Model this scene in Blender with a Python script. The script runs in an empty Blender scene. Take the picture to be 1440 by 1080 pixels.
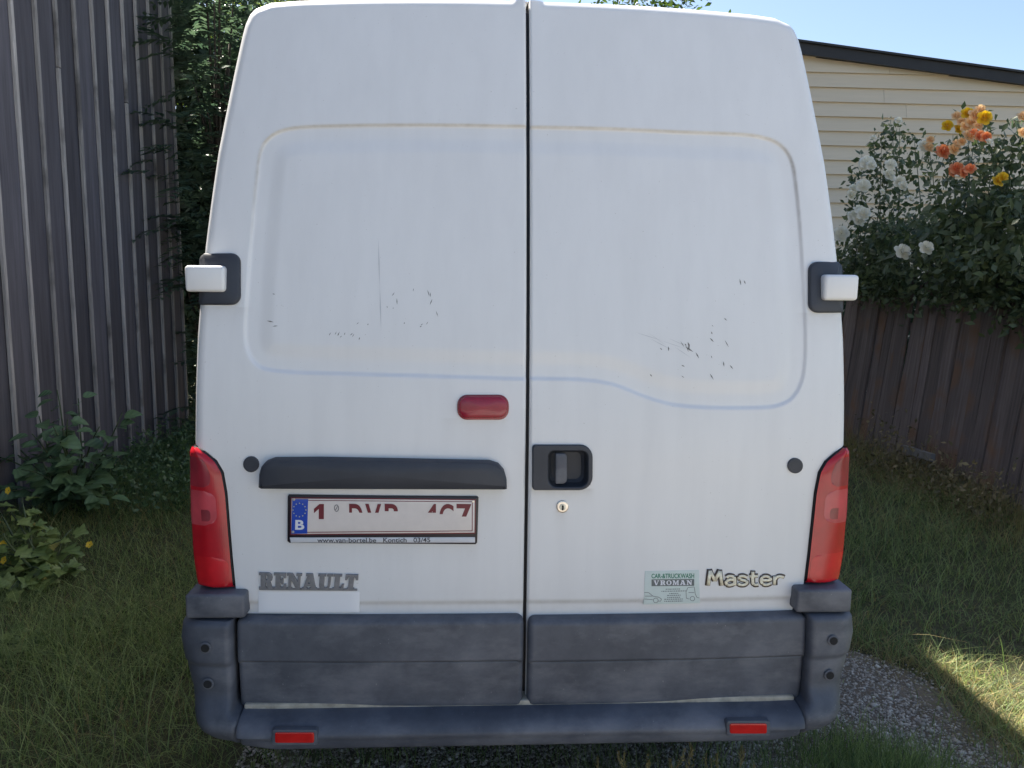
import bpy, bmesh, math, random
import numpy as np
from mathutils import Vector, Matrix, Euler

random.seed(7)
rng = np.random.default_rng(11)
scene = bpy.context.scene
col = scene.collection

# ------------------------------------------------------------------ camera
F_PX, YAW, PITCH, ROLL = 1080.0, math.radians(2.9), math.radians(7.5), math.radians(0.69)
CAM = np.array([-0.152, -2.104, 1.746])
cf = np.array([math.sin(YAW) * math.cos(PITCH), math.cos(YAW) * math.cos(PITCH), -math.sin(PITCH)])
cr = np.array([math.cos(YAW), -math.sin(YAW), 0.0])
cu = np.cross(cr, cf)
cr, cu = cr * math.cos(ROLL) + cu * math.sin(ROLL), -cr * math.sin(ROLL) + cu * math.cos(ROLL)
cd = bpy.data.cameras.new('camera')
cam = bpy.data.objects.new('camera', cd)
col.objects.link(cam)
mw = Matrix.Identity(4)
for i in range(3):
    mw[i][0], mw[i][1], mw[i][2], mw[i][3] = cr[i], cu[i], -cf[i], CAM[i]
cam.matrix_world = mw
cd.sensor_width = 36.0
cd.lens = F_PX / 1440.0 * 36.0
cd.clip_start, cd.clip_end = 0.05, 2000.0
scene.camera = cam

# ------------------------------------------------------------------ light
SUN = Vector((-0.48, 0.60, 1.0)).normalized()          # towards the sun
elev, azim = math.asin(SUN.z), math.atan2(SUN.x, SUN.y)  # azimuth from +Y towards +X
world = bpy.data.worlds.new('World')
scene.world = world
world.use_nodes = True
wn = world.node_tree
bg = wn.nodes['Background']
sky = wn.nodes.new('ShaderNodeTexSky')
sky.sky_type = 'NISHITA'
sky.sun_disc = False
sky.sun_elevation = elev
sky.sun_rotation = azim
sky.air_density, sky.dust_density, sky.ozone_density = 0.9, 1.2, 0.9
wn.links.new(sky.outputs[0], bg.inputs[0])
bg.inputs[1].default_value = 0.066
sl = bpy.data.lights.new('sun', 'SUN')
sl.energy, sl.angle, sl.color = 5.0, math.radians(0.53), (1.0, 0.93, 0.82)
so = bpy.data.objects.new('sun', sl)
so.rotation_euler = SUN.to_track_quat('Z', 'Y').to_euler()
so.location = (-6, 8, 14)
col.objects.link(so)
scene.view_settings.view_transform = 'Standard'
scene.view_settings.look = 'None'
scene.view_settings.exposure = 1.85
scene.view_settings.gamma = 1.0
scene.view_settings.use_curve_mapping = False


# ------------------------------------------------------------------ pixel helpers (a pixel gives a direction, a surface gives the distance)
def ray(x, y):
    return cf + cr * (x - 720) / F_PX + cu * (540 - y) / F_PX
def onz(x, y, z=0.0):
    d = ray(x, y); return CAM + d * (z - CAM[2]) / d[2]
def onx(x, y, X):
    d = ray(x, y); return CAM + d * (X - CAM[0]) / d[0]
def ony(x, y, Y):
    d = ray(x, y); return CAM + d * (Y - CAM[1]) / d[1]

def ybase(x, z):
    """rear face of the van: upright below the waist, leaning forward above, bowed a little in plan"""
    x = np.abs(np.asarray(x, float)); z = np.asarray(z, float)
    lean = 0.225 * np.clip((z - 1.25) / 1.2, 0, None) ** 1.6
    return lean + 0.022 * (x / 0.9) ** 3

def S(px, py, off=0.0):
    y = 0.0
    for _ in range(8):
        p = ony(px, py, y); y = float(ybase(p[0], p[2])) - off
    return ony(px, py, y)

def SX(px, py, off=0.0):
    p = S(px, py, off); return (p[0], p[2])


# ------------------------------------------------------------------ object helpers
ORIG = {}
def link(o, parent=None, origin=None):
    col.objects.link(o)
    if origin is not None:
        ORIG[o.name] = Vector(origin)
    if parent is not None:
        o.parent = parent
    return o

def tag(o, label=None, cat=None, group=None, kind=None):
    if label: o['label'] = label
    if cat: o['category'] = cat
    if group: o['group'] = group
    if kind: o['kind'] = kind
    return o

def empty(name, loc, label=None, cat=None, group=None):
    o = bpy.data.objects.new(name, None)
    o.empty_display_size = 0.2
    o.location = loc
    link(o, None, loc)
    return tag(o, label, cat, group)

def mesh_from(name, V, Fs, mat, smooth=False):
    me = bpy.data.meshes.new(name)
    me.from_pydata([tuple(v) for v in V], [], [tuple(f) for f in Fs])
    me.validate()
    me.materials.append(mat)
    if smooth:
        me.polygons.foreach_set('use_smooth', [True] * len(me.polygons))
    me.update()
    return me

def mk(name, V, Fs, mat, parent=None, smooth=False, sharp=None):
    """mesh object from world coordinates, its origin in the middle of its own box"""
    V = np.asarray(V, float)
    c = (V.min(0) + V.max(0)) / 2
    me = mesh_from(name, V - c, Fs, mat, smooth)
    if sharp is not None:
        me.set_sharp_from_angle(angle=math.radians(sharp))
    o = bpy.data.objects.new(name, me)
    link(o, parent, c)
    o.location = Vector(c) - (ORIG[parent.name] if parent is not None else Vector((0, 0, 0)))
    return o

def fast_mesh(name, V, tris, mat, parent=None, quads=False, smooth=False, attr=None):
    """big meshes from numpy arrays (world coordinates)"""
    k = 4 if quads else 3
    V = np.asarray(V, np.float32); T = np.asarray(tris, np.int32)
    me = bpy.data.meshes.new(name)
    me.vertices.add(len(V)); me.loops.add(T.size); me.polygons.add(len(T))
    c = ORIG[parent.name] if parent is not None else Vector((0, 0, 0))
    me.vertices.foreach_set('co', (V - np.array(c, np.float32)).ravel())
    me.loops.foreach_set('vertex_index', T.ravel())
    me.polygons.foreach_set('loop_start', np.arange(0, T.size, k, dtype=np.int32))
    me.polygons.foreach_set('loop_total', np.full(len(T), k, np.int32))
    if smooth:
        me.polygons.foreach_set('use_smooth', np.ones(len(T), bool))
    if attr is not None:
        a = me.attributes.new('tint', 'FLOAT', 'POINT')
        a.data.foreach_set('value', np.asarray(attr, np.float32))
    me.update(calc_edges=True)
    me.materials.append(mat)
    o = bpy.data.objects.new(name, me)
    link(o, parent, c)
    return o

def box(x0, x1, y0, y1, z0, z1):
    V = [(x0, y0, z0), (x1, y0, z0), (x1, y1, z0), (x0, y1, z0), (x0, y0, z1), (x1, y0, z1), (x1, y1, z1), (x0, y1, z1)]
    return V, [(0, 3, 2, 1), (4, 5, 6, 7), (0, 1, 5, 4), (1, 2, 6, 5), (2, 3, 7, 6), (3, 0, 4, 7)]

def bevel_box(x0, x1, y0, y1, z0, z1, b):
    bm = bmesh.new()
    V, Fs = box(x0, x1, y0, y1, z0, z1)
    vs = [bm.verts.new(v) for v in V]
    for f in Fs: bm.faces.new([vs[i] for i in f])
    bmesh.ops.bevel(bm, geom=list(bm.edges), offset=b, segments=3, affect='EDGES', profile=0.5)
    bm.verts.index_update()
    r = [tuple(v.co) for v in bm.verts], [[v.index for v in f.verts] for f in bm.faces]
    bm.free()
    return r

def gridf(P):
    """P[nv][nu][3] -> verts, quads"""
    P = np.asarray(P, float); nv, nu = P.shape[:2]
    i = np.arange(nv * nu).reshape(nv, nu)
    q = np.stack([i[:-1, :-1], i[:-1, 1:], i[1:, 1:], i[1:, :-1]], -1).reshape(-1, 4)
    return P.reshape(-1, 3), q

def tube(points, radii, n=7):
    V, Fs = [], []
    pts = [Vector(p) for p in points]
    for i, p in enumerate(pts):
        t = (pts[min(i + 1, len(pts) - 1)] - pts[max(i - 1, 0)]).normalized()
        a = t.orthogonal().normalized(); b = t.cross(a)
        for k in range(n):
            w = 2 * math.pi * k / n
            V.append(tuple(p + (a * math.cos(w) + b * math.sin(w)) * radii[i]))
    for i in range(len(pts) - 1):
        for k in range(n):
            Fs.append((i * n + k, i * n + (k + 1) % n, (i + 1) * n + (k + 1) % n, (i + 1) * n + k))
    Fs.append(tuple(range(n))[::-1]); Fs.append(tuple((len(pts) - 1) * n + k for k in range(n)))
    return V, Fs

def merge(*parts):
    V, Fs = [], []
    for v, f in parts:
        o = len(V); V += [tuple(q) for q in v]; Fs += [tuple(i + o for i in g) for g in f]
    return V, Fs

def rrect(x0, y0, x1, y1, r, n=6):
    """pixel rounded rectangle; r = radius or four radii (tl, tr, br, bl)"""
    if not hasattr(r, '__len__'): r = (r,) * 4
    out = []
    for (cx, cy, a0, rr) in ((x0, y0, 180, r[0]), (x1, y0, 270, r[1]), (x1, y1, 0, r[2]), (x0, y1, 90, r[3])):
        sx = 1 if cx == x0 else -1; sy = 1 if cy == y0 else -1
        ox, oy = cx + sx * rr, cy + sy * rr
        for k in range(n + 1):
            a = math.radians(a0 + 90 * k / n)
            out.append((ox + rr * math.cos(a), oy + rr * math.sin(a)))
    return out

def inset(poly, d):
    P = np.asarray(poly, float); n = len(P)
    keep = [i for i in range(n) if np.linalg.norm(P[i] - P[i - 1]) > 1e-6]
    P = P[keep]; n = len(P)
    area = 0.5 * np.sum(P[:, 0] * np.roll(P[:, 1], -1) - np.roll(P[:, 0], -1) * P[:, 1])
    e = np.roll(P, -1, 0) - P; e /= np.linalg.norm(e, axis=1)[:, None]
    nrm = np.stack([-e[:, 1], e[:, 0]], 1) * (1 if area > 0 else -1)
    m = nrm + np.roll(nrm, 1, 0); m /= np.maximum(np.linalg.norm(m, axis=1)[:, None], 1e-6)
    c = np.clip(np.sum(m * nrm, 1), 0.5, 1)
    return P + m * (d / c)[:, None]

def pad(name, poly, proud, bev, mat, parent, back=0.004, surf=None, smooth=True, dome=0.0):
    """raised plate with a rounded rim whose outline is given in (x, z) on the rear face"""
    surf = surf or ybase
    base = inset(poly, 0.0)
    layers = [(0, -back), (0, max(proud - bev, 0)), (bev * .3, proud - bev * .3), (bev, proud)]
    V, Fs = [], []
    n = len(base)
    for d, h in layers:
        q = inset(base, d)
        for x, z in q: V.append((x, float(surf(x, z)) - h, z))
    area = 0.5 * np.sum(base[:, 0] * np.roll(base[:, 1], -1) - np.roll(base[:, 0], -1) * base[:, 1])
    for L in range(len(layers) - 1):
        for k in range(n):
            a, b = L * n + k, L * n + (k + 1) % n
            Fs.append((a, b, b + n, a + n) if area > 0 else (b, a, a + n, b + n))
    c = base.mean(0)
    q = inset(base, bev)
    for f_ in (.8, .55, .3):
        for x, z in q:
            x, z = c[0] + (x - c[0]) * f_, c[1] + (z - c[1]) * f_
            V.append((x, float(surf(x, z)) - proud - dome * (1 - f_ ** 2), z))
    for L in range(len(layers) - 1, len(layers) + 2):
        for k in range(n):
            a, b = L * n + k, L * n + (k + 1) % n
            Fs.append((a, b, b + n, a + n) if area > 0 else (b, a, a + n, b + n))
    V.append((c[0], float(surf(c[0], c[1])) - proud - dome, c[1]))
    o = (len(layers) + 2) * n
    for k in range(n):
        Fs.append((o + k, o + (k + 1) % n, len(V) - 1) if area > 0 else (o + (k + 1) % n, o + k, len(V) - 1))
    return mk(name, V, Fs, mat, parent, smooth, 40)

def ppx(pts, off=0.0):
    return [SX(x, y, off) for x, y in pts]

def circ(cx, cy, r, n=20):
    return [(cx + r * math.cos(2 * math.pi * k / n), cy + r * math.sin(2 * math.pi * k / n)) for k in range(n)]

def sstep(x, a, b):
    t = np.clip((x - a) / (b - a), 0, 1); return t * t * (3 - 2 * t)


# ------------------------------------------------------------------ materials
def material(name):
    m = bpy.data.materials.new(name); m.use_nodes = True
    nt = m.node_tree
    return m, nt, nt.nodes['Principled BSDF']

def noise(nt, scale, detail=4, rough=.55, vec=None, coord='Object', stretch=None):
    tc = nt.nodes.new('ShaderNodeTexCoord')
    src = tc.outputs[coord]
    if stretch:
        mp = nt.nodes.new('ShaderNodeMapping'); mp.inputs['Scale'].default_value = stretch
        nt.links.new(src, mp.inputs[0]); src = mp.outputs[0]
    n = nt.nodes.new('ShaderNodeTexNoise')
    n.inputs['Scale'].default_value, n.inputs['Detail'].default_value, n.inputs['Roughness'].default_value = scale, detail, rough
    nt.links.new(src, n.inputs['Vector'])
    return n.outputs['Fac']

def ramp(nt, fac, stops):
    r = nt.nodes.new('ShaderNodeValToRGB')
    el = r.color_ramp.elements
    while len(el) < len(stops): el.new(0.5)
    for e, (p, c) in zip(el, stops):
        e.position = p; e.color = (c[0], c[1], c[2], 1)
    nt.links.new(fac, r.inputs[0])
    return r.outputs[0]

def mixc(nt, fac, a, b, mode='MIX'):
    n = nt.nodes.new('ShaderNodeMix'); n.data_type = 'RGBA'; n.blend_type = mode
    for sock, v in ((n.inputs['Factor'], fac), (n.inputs['A'], a), (n.inputs['B'], b)):  # clumps added to keep sun off the ground beyond the lit patch
        if isinstance(v, (int, float)): sock.default_value = v
        elif isinstance(v, tuple): sock.default_value = (v[0], v[1], v[2], 1)
        else: nt.links.new(v, sock)
    for s_ in n.inputs:
        pass
    ins = [s_ for s_ in n.inputs if s_.type == 'RGBA']
    for sock, v in zip(ins, (a, b)):
        if isinstance(v, tuple): sock.default_value = (v[0], v[1], v[2], 1)
        elif not isinstance(v, (int, float)): nt.links.new(v, sock)
    return [s_ for s_ in n.outputs if s_.type == 'RGBA'][0]

def math_(nt, op, a, b=0.0):
    n = nt.nodes.new('ShaderNodeMath'); n.operation = op
    for s_, v in zip(n.inputs, (a, b)):
        if isinstance(v, (int, float)): s_.default_value = v
        else: nt.links.new(v, s_)
    return n.outputs[0]

def bump(nt, p, h, strength=.3, dist=.01):
    b = nt.nodes.new('ShaderNodeBump')
    b.inputs['Strength'].default_value, b.inputs['Distance'].default_value = strength, dist
    nt.links.new(h, b.inputs['Height']); nt.links.new(b.outputs[0], p.inputs['Normal'])

def simple(name, color, rough=.5, metal=0.0, var=0.0, scale=20, coat=0.0, bmp=0.0):
    m, nt, p = material(name)
    p.inputs['Base Color'].default_value = (*color, 1)
    p.inputs['Roughness'].default_value, p.inputs['Metallic'].default_value = rough, metal
    p.inputs['Coat Weight'].default_value = coat
    if var:
        n = noise(nt, scale)
        a = tuple(c * (1 - var) for c in color); b = tuple(min(c * (1 + var), 1) for c in color)
        nt.links.new(ramp(nt, n, [(.3, a), (.7, b)]), p.inputs['Base Color'])
        if bmp: bump(nt, p, n, bmp, .004)
    return m

def m_paint():
    m, nt, p = material('van_white_paint')
    streak = noise(nt, 5, 5, .6, stretch=(3.5, 3.5, .35))
    blot = noise(nt, 2.3, 4, .6)
    c = ramp(nt, streak, [(.3, (.752, .752, .75)), (.62, (.785, .785, .782))])
    c = mixc(nt, math_(nt, 'MULTIPLY', ramp(nt, blot, [(.45, (0, 0, 0)), (.75, (1, 1, 1))]), .22), c, (.66, .655, .65))
    speck = noise(nt, 160, 2, .5)
    c = mixc(nt, ramp(nt, speck, [(.745, (0, 0, 0)), (.775, (.55, .55, .55))]), c, (.42, .39, .36))
    at = nt.nodes.new('ShaderNodeAttribute'); at.attribute_name = 'dirt'
    dn = noise(nt, 28, 5, .65)
    d = math_(nt, 'MULTIPLY', at.outputs['Fac'], math_(nt, 'ADD', math_(nt, 'MULTIPLY', dn, 1.2), .05))
    c = mixc(nt, d, c, (.36, .32, .27))
    nt.links.new(c, p.inputs['Base Color'])
    nt.links.new(math_(nt, 'ADD', math_(nt, 'MULTIPLY', blot, .25), .28), p.inputs['Roughness'])
    p.inputs['Coat Weight'].default_value = .15; p.inputs['Coat Roughness'].default_value = .25
    bump(nt, p, noise(nt, 9, 3, .5), .05, .004)
    return m

def m_plastic(name='grey_plastic', base=(.060, .066, .082), light=(.118, .125, .147), scuff=True):
    m, nt, p = material(name)
    n = noise(nt, 6, 6, .65)
    c = ramp(nt, n, [(.32, base), (.68, light)])
    if scuff:
        s2 = noise(nt, 3.2, 6, .7, stretch=(1, 1, 2.2))
        c = mixc(nt, math_(nt, 'MULTIPLY', ramp(nt, s2, [(.48, (0, 0, 0)), (.72, (1, 1, 1))]), .7), c, (.215, .215, .23))
        s3 = noise(nt, 120, 2, .5)
        c = mixc(nt, ramp(nt, s3, [(.74, (0, 0, 0)), (.78, (.7, .7, .7))]), c, (.30, .30, .30))
    nt.links.new(c, p.inputs['Base Color'])
    p.inputs['Roughness'].default_value = .55
    bump(nt, p, noise(nt, 420, 2, .5), .10, .001)
    return m

def m_lens(name, color, rough=.12):
    m, nt, p = material(name)
    w = nt.nodes.new('ShaderNodeTexWave'); w.wave_type = 'BANDS'; w.bands_direction = 'X'
    w.inputs['Scale'].default_value = 60
    tc = nt.nodes.new('ShaderNodeTexCoord'); nt.links.new(tc.outputs['Object'], w.inputs['Vector'])
    n = noise(nt, 14, 3)
    c = ramp(nt, n, [(.3, tuple(v * .8 for v in color)), (.7, tuple(min(1, v * 1.15) for v in color))])
    nt.links.new(c, p.inputs['Base Color'])
    p.inputs['Roughness'].default_value = rough + .12
    p.inputs['Coat Weight'].default_value = .18; p.inputs['Coat Roughness'].default_value = rough
    bump(nt, p, w.outputs['Fac'], .05, .001)
    return m

def m_wood(name, dark, light, per_obj=.5, stretch=(14, 14, .7), rough=.85, patch=None, bmp=.5):
    m, nt, p = material(name)
    oi = nt.nodes.new('ShaderNodeObjectInfo')
    tc = nt.nodes.new('ShaderNodeTexCoord')
    mp = nt.nodes.new('ShaderNodeMapping'); mp.inputs['Scale'].default_value = stretch
    nt.links.new(tc.outputs['Object'], mp.inputs[0])
    off = nt.nodes.new('ShaderNodeVectorMath'); off.operation = 'ADD'
    rr = math_(nt, 'MULTIPLY', oi.outputs['Random'], 37.0)
    nt.links.new(mp.outputs[0], off.inputs[0]); nt.links.new(rr, off.inputs[1])
    n = nt.nodes.new('ShaderNodeTexNoise'); n.inputs['Scale'].default_value = 2.2; n.inputs['Detail'].default_value = 7; n.inputs['Roughness'].default_value = .65
    nt.links.new(off.outputs[0], n.inputs['Vector'])
    c = ramp(nt, n.outputs['Fac'], [(.3, dark), (.7, light)])
    v = math_(nt, 'ADD', math_(nt, 'MULTIPLY', oi.outputs['Random'], per_obj), 1 - per_obj / 2)
    hv = nt.nodes.new('ShaderNodeHueSaturation'); nt.links.new(c, hv.inputs['Color']); nt.links.new(v, hv.inputs['Value'])
    c = hv.outputs[0]
    if patch:
        n2 = noise(nt, 1.7, 4, .6, coord='Generated')
        off2 = nt.nodes.new('ShaderNodeVectorMath'); off2.operation = 'ADD'
        n3 = nt.nodes.new('ShaderNodeTexNoise'); n3.inputs['Scale'].default_value = 2.0; n3.inputs['Detail'].default_value = 4
        nt.links.new(tc.outputs['Object'], off2.inputs[0]); nt.links.new(rr, off2.inputs[1]); nt.links.new(off2.outputs[0], n3.inputs['Vector'])
        c = mixc(nt, ramp(nt, n3.outputs['Fac'], [(.56, (0, 0, 0)), (.68, (1, 1, 1))]), c, patch)
    nt.links.new(c, p.inputs['Base Color'])
    p.inputs['Roughness'].default_value = rough
    p.inputs['Specular IOR Level'].default_value = .3
    bump(nt, p, n.outputs['Fac'], bmp, .006)
    return m

def m_leaf(name, a, b, transl=.35, rough=.45, spec=.5):
    m, nt, p = material(name)
    g = nt.nodes.new('ShaderNodeNewGeometry')
    c = ramp(nt, g.outputs['Random Per Island'], [(.05, a), (.95, b)])
    nt.links.new(c, p.inputs['Base Color'])
    p.inputs['Roughness'].default_value = rough; p.inputs['Specular IOR Level'].default_value = spec
    t = nt.nodes.new('ShaderNodeBsdfTranslucent')
    hv = nt.nodes.new('ShaderNodeHueSaturation'); hv.inputs['Saturation'].default_value = 1.15; hv.inputs['Value'].default_value = 1.3
    nt.links.new(c, hv.inputs['Color']); nt.links.new(hv.outputs[0], t.inputs['Color'])
    mx = nt.nodes.new('ShaderNodeMixShader'); mx.inputs[0].default_value = transl
    out = nt.nodes['Material Output']
    nt.links.new(p.outputs[0], mx.inputs[1]); nt.links.new(t.outputs[0], mx.inputs[2]); nt.links.new(mx.outputs[0], out.inputs['Surface'])
    return m

M = {}
M['paint'] = m_paint()
M['plastic'] = m_plastic()
M['plastic_dark'] = m_plastic('dark_plastic', (.030, .034, .045), (.045, .05, .063), False)
M['rubber'] = simple('hole_black', (.012, .012, .013), .8)  # near-black standing for the shaded inside of bolt holes and keyhole
M['seal'] = simple('seal_and_gap_black', (.008, .009, .014), .6)
M['lens'] = m_lens('red_lamp_lens', (.45, .007, .016))
M['lens_dark'] = m_lens('smoked_red_lens', (.26, .018, .03))
M['lens_pink'] = m_lens('pale_red_lens', (.50, .06, .075))
M['lens_deep'] = m_lens('deep_red_lens', (.30, .010, .03))
M['lens_bulb'] = m_lens('bulb_spot_lens', (.24, .03, .04))  # darker red spot where the bulb sits
M['lens_fog'] = m_lens('fog_red_lens', (.56, .012, .020))
M['reflector'] = m_lens('reflector_red', (.62, .015, .012), .08)
M['sill'] = simple('cream_dirty_sill', (.42, .37, .29), .6, 0, .3, 30)
M['chrome'] = simple('worn_chrome', (.55, .53, .5), .3, 1.0, .15, 60)
M['badge_grey'] = simple('grey_badge_plastic', (.23, .23, .24), .42, 0.3, .15, 80)
M['badge_edge'] = simple('badge_dark_edge', (.10, .07, .05), .5, 0.2, .2, 80)
M['badge_gold'] = simple('worn_gold_badge', (.86, .78, .60), .4, .0, .2, 90)
M['plate'] = simple('plate_white', (.72, .66, .62), .35, 0, .03, 40)
M['plate_strip'] = simple('plate_strip_white', (.62, .63, .66), .4, 0, .05, 40)
M['plate_red'] = simple('plate_dark_red', (.16, .012, .022), .4)
M['plate_black'] = simple('plate_frame_black', (.012, .008, .014), .4)
M['plate_blue'] = simple('plate_blue', (.01, .06, .42), .35)
M['print_white'] = simple('print_white', (.72, .73, .78), .4)
M['print_yellow'] = simple('print_yellow', (.55, .55, .25), .4)
M['print_dark'] = simple('print_dark', (.05, .05, .06), .5)
M['print_green'] = simple('print_green', (.02, .20, .12), .5)
M['print_grey'] = simple('print_grey', (.13, .15, .15), .5)
M['sticker'] = simple('sticker_pale_green', (.60, .68, .65), .45, 0, .04, 30)
M['clean'] = simple('clean_paint_patch', (.81, .82, .84), .4)
M['scratch'] = simple('scratch_dark', (.16, .155, .15), .7)
M['scuff'] = simple('scuff_grey', (.56, .57, .59), .7)
M['glass'] = simple('dark_glass', (.01, .012, .014), .06, 0, 0, 1, .5)
M['tyre'] = simple('tyre_rubber', (.018, .018, .019), .85, 0, .2, 30)
M['steel'] = simple('steel_rim', (.35, .35, .36), .4, .8, .15, 20)
M['under'] = simple('underbody', (.012, .012, .012), .9)
M['barn'] = m_wood('tarred_board', (.068, .064, .074), (.125, .118, .135), .45, (9, 9, .5), .8, None, .35)
M['batten'] = m_wood('weathered_batten', (.22, .205, .195), (.46, .43, .41), .5, (20, 20, 1.4), .85, (.13, .12, .115), .5)
M['fence'] = m_wood('old_fence_board', (.12, .09, .083), (.24, .185, .165), .5, (16, 16, .8), .9, (.20, .115, .075), .5)
M['siding'] = m_wood('beige_siding', (.66, .555, .42), (.73, .61, .465), .06, (.6, 8, 12), .6, None, .08)
M['fascia'] = simple('dark_fascia', (.02, .018, .02), .6, 0, .2, 6)
M['roofing'] = simple('dark_roof_tiles', (.05, .045, .045), .8, 0, .3, 12)
M['bark'] = m_wood('bark', (.03, .024, .018), (.085, .07, .055), .2, (9, 9, 2), .9, None, .8)
M['stem'] = simple('green_stem', (.05, .075, .03), .6, 0, .3, 20)
M['stem_dry'] = simple('dry_stem', (.20, .16, .09), .7, 0, .3, 20)
M['leaf_dark'] = m_leaf('dark_tree_leaf', (.05, .085, .055), (.11, .16, .10), .35)
M['leaf_canopy'] = m_leaf('canopy_leaf', (.03, .055, .015), (.075, .115, .03), .4)
M['leaf_light'] = m_leaf('light_tree_leaf', (.06, .095, .02), (.15, .19, .045), .45)
M['leaf_shrub'] = m_leaf('shrub_leaf', (.06, .11, .05), (.12, .19, .08), .3, .4)
M['leaf_weed'] = m_leaf('weed_leaf', (.06, .10, .035), (.13, .17, .055), .35)
M['leaf_weed_y'] = m_leaf('yellowed_weed_leaf', (.20, .19, .05), (.28, .25, .07), .35)
M['leaf_rose'] = m_leaf('rose_leaf', (.055, .085, .04), (.15, .18, .085), .35, .4, .5)
M['grass'] = m_leaf('grass_blade', (.06, .11, .035), (.36, .43, .17), .5, .5)
M['grass_dry'] = m_leaf('dry_grass_blade', (.26, .21, .085), (.40, .33, .15), .4, .6)
M['petal_white'] = m_leaf('white_petal', (.80, .76, .64), (.88, .85, .75), .3, .6)
M['petal_orange'] = m_leaf('orange_petal', (.72, .26, .12), (.84, .42, .24), .35, .6)
M['petal_peach'] = m_leaf('peach_petal', (.80, .55, .30), (.86, .66, .42), .35, .6)
M['petal_yellow'] = m_leaf('yellow_petal', (.72, .46, .03), (.8, .58, .08), .35, .6)
M['stone'] = None

def m_ground():
    m, nt, p = material('soil_and_moss')
    n1 = noise(nt, .9, 6, .6); n2 = noise(nt, 14, 6, .7)
    c = ramp(nt, n1, [(.35, (.075, .085, .04)), (.65, (.11, .098, .06))])
    c = mixc(nt, math_(nt, 'MULTIPLY', n2, .7), c, (.020, .022, .011))
    nt.links.new(c, p.inputs['Base Color']); p.inputs['Roughness'].default_value = .95
    p.inputs['Specular IOR Level'].default_value = .2
    bump(nt, p, n2, .8, .03)
    return m
def m_track():
    m, nt, p = material('gravelly_soil')
    n1 = noise(nt, 5, 6, .6); n2 = noise(nt, 70, 5, .7)
    c = ramp(nt, n1, [(.35, (.20, .15, .10)), (.65, (.31, .245, .175))])
    c = mixc(nt, math_(nt, 'MULTIPLY', n2, .6), c, (.05, .044, .038))
    nt.links.new(c, p.inputs['Base Color']); p.inputs['Roughness'].default_value = .95
    bump(nt, p, n2, .9, .015)
    return m
def m_stone():
    m, nt, p = material('gravel_stone')
    g = nt.nodes.new('ShaderNodeNewGeometry')
    c = ramp(nt, g.outputs['Random Per Island'], [(0, (.22, .185, .15)), (.5, (.44, .385, .32)), (.9, (.58, .51, .43)), (1, (.72, .66, .57))])
    nt.links.new(c, p.inputs['Base Color']); p.inputs['Roughness'].default_value = .8
    return m
M['ground'], M['track'], M['stone'] = m_ground(), m_track(), m_stone()

# ------------------------------------------------------------------ ground
g = mk('ground', [(-150, -150, 0), (150, -150, 0), (150, 150, 0), (-150, 150, 0)], [(0, 1, 2, 3)], M['ground'])
tag(g, kind='structure')
# gravel track: irregular sheet under and beside the van
edgeL = [(-1.0 + .12 * math.sin(y * 2.1) + .08 * math.sin(y * 5.3), y) for y in np.arange(-6, 9, .15)]
def track_right(y):
    return 1.86 - .62 * max(0, y - 1.2) + .07 * math.sin(y * 3.1 + .4) + .05 * math.sin(y * 7.7)
edgeR = [(track_right(y), y) for y in np.arange(-6, 9, .15)]
V = [(x, y, .004) for x, y in edgeL] + [(x, y, .004) for x, y in edgeR]
n = len(edgeL)
t = mk('gravel_track', V, [(i, n + i, n + i + 1, i + 1) for i in range(n - 1)], M['track'])
tag(t, kind='structure')

bounce_yard = mk('bounce_yard', [(-14, -16, .006), (14, -16, .006), (14, -2.9, .006), (5, -2.5, .006), (-3.2, -2.5, .006), (-14, -2.7, .006)], [(0, 1, 2, 3, 4, 5)], simple('pale_bounce_yard', (.47, .44, .40), .85, 0, .12, 3))  # unseen pale ground added to bounce sunlight onto the van's rear
tag(bounce_yard, kind='structure')

# =================================================================== VAN
van = empty('van', (0, 2.7, 0), 'white panel van with grey plastic bumper and closed double rear doors on the gravel track', 'van')

# symmetric outline of the rear, from pairs of points seen on its left and right side
pairs = [((268, 624), (1191, 629)), ((269, 540), (1192, 545)), ((272, 470), (1191, 480)), ((277.5, 405), (1187, 415)), ((283, 345), (1181, 355)),
         ((291, 280), (1173, 292)), ((300.5, 215), (1164, 228)), ((312.5, 155), (1152.5, 168)), ((324.5, 100), (1141, 112)), ((335, 55), (1132, 71)),
         ((339, 40), (1128, 56)), ((345, 24), (1121, 42)), ((352, 14), (1112, 34)), ((372, 4.5), (1086, 24.5)), ((400, 1.5), (1042, 19))]
out = []
for a, b in pairs:
    pa, pb = S(*a), S(*b); out.append(((abs(pa[0]) + pb[0]) / 2, (pa[2] + pb[2]) / 2))
zt = S(747, 1)[2]
zc = out[-1][1]
x_last = out[-1][0]
for f_ in (.75, .5, .25, .08):
    out.append((x_last * f_, zt + (zc - zt) * f_ ** 2))
out = [(x, z + .010 * float(sstep(z, 2.25, 2.42))) for x, z in out]
zt += .010
OUT = np.array(out)                       # from lamp top up to the roof centre
for i in range(1, len(OUT)):
    if OUT[i, 1] <= OUT[i - 1, 1]: OUT[i, 1] = OUT[i - 1, 1] + .0015
inner_px = [((331, 826), (1132, 822)), ((327, 780), (1137, 785)), ((323, 730), (1142, 740)), ((319, 690), (1146, 695)), ((313, 662), (1151, 665)),
            ((303, 645), (1160, 650)), ((290, 633), (1176, 637)), ((276, 627), (1186, 631.5))]
inn = []
for a, b in inner_px:
    pa, pb = S(*a), S(*b); inn.append(((abs(pa[0]) + pb[0]) / 2, (pa[2] + pb[2]) / 2))
INN = np.array(inn)
ZL0, ZL1 = INN[0, 1], OUT[0, 1]            # lamp bottom, lamp top
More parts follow.
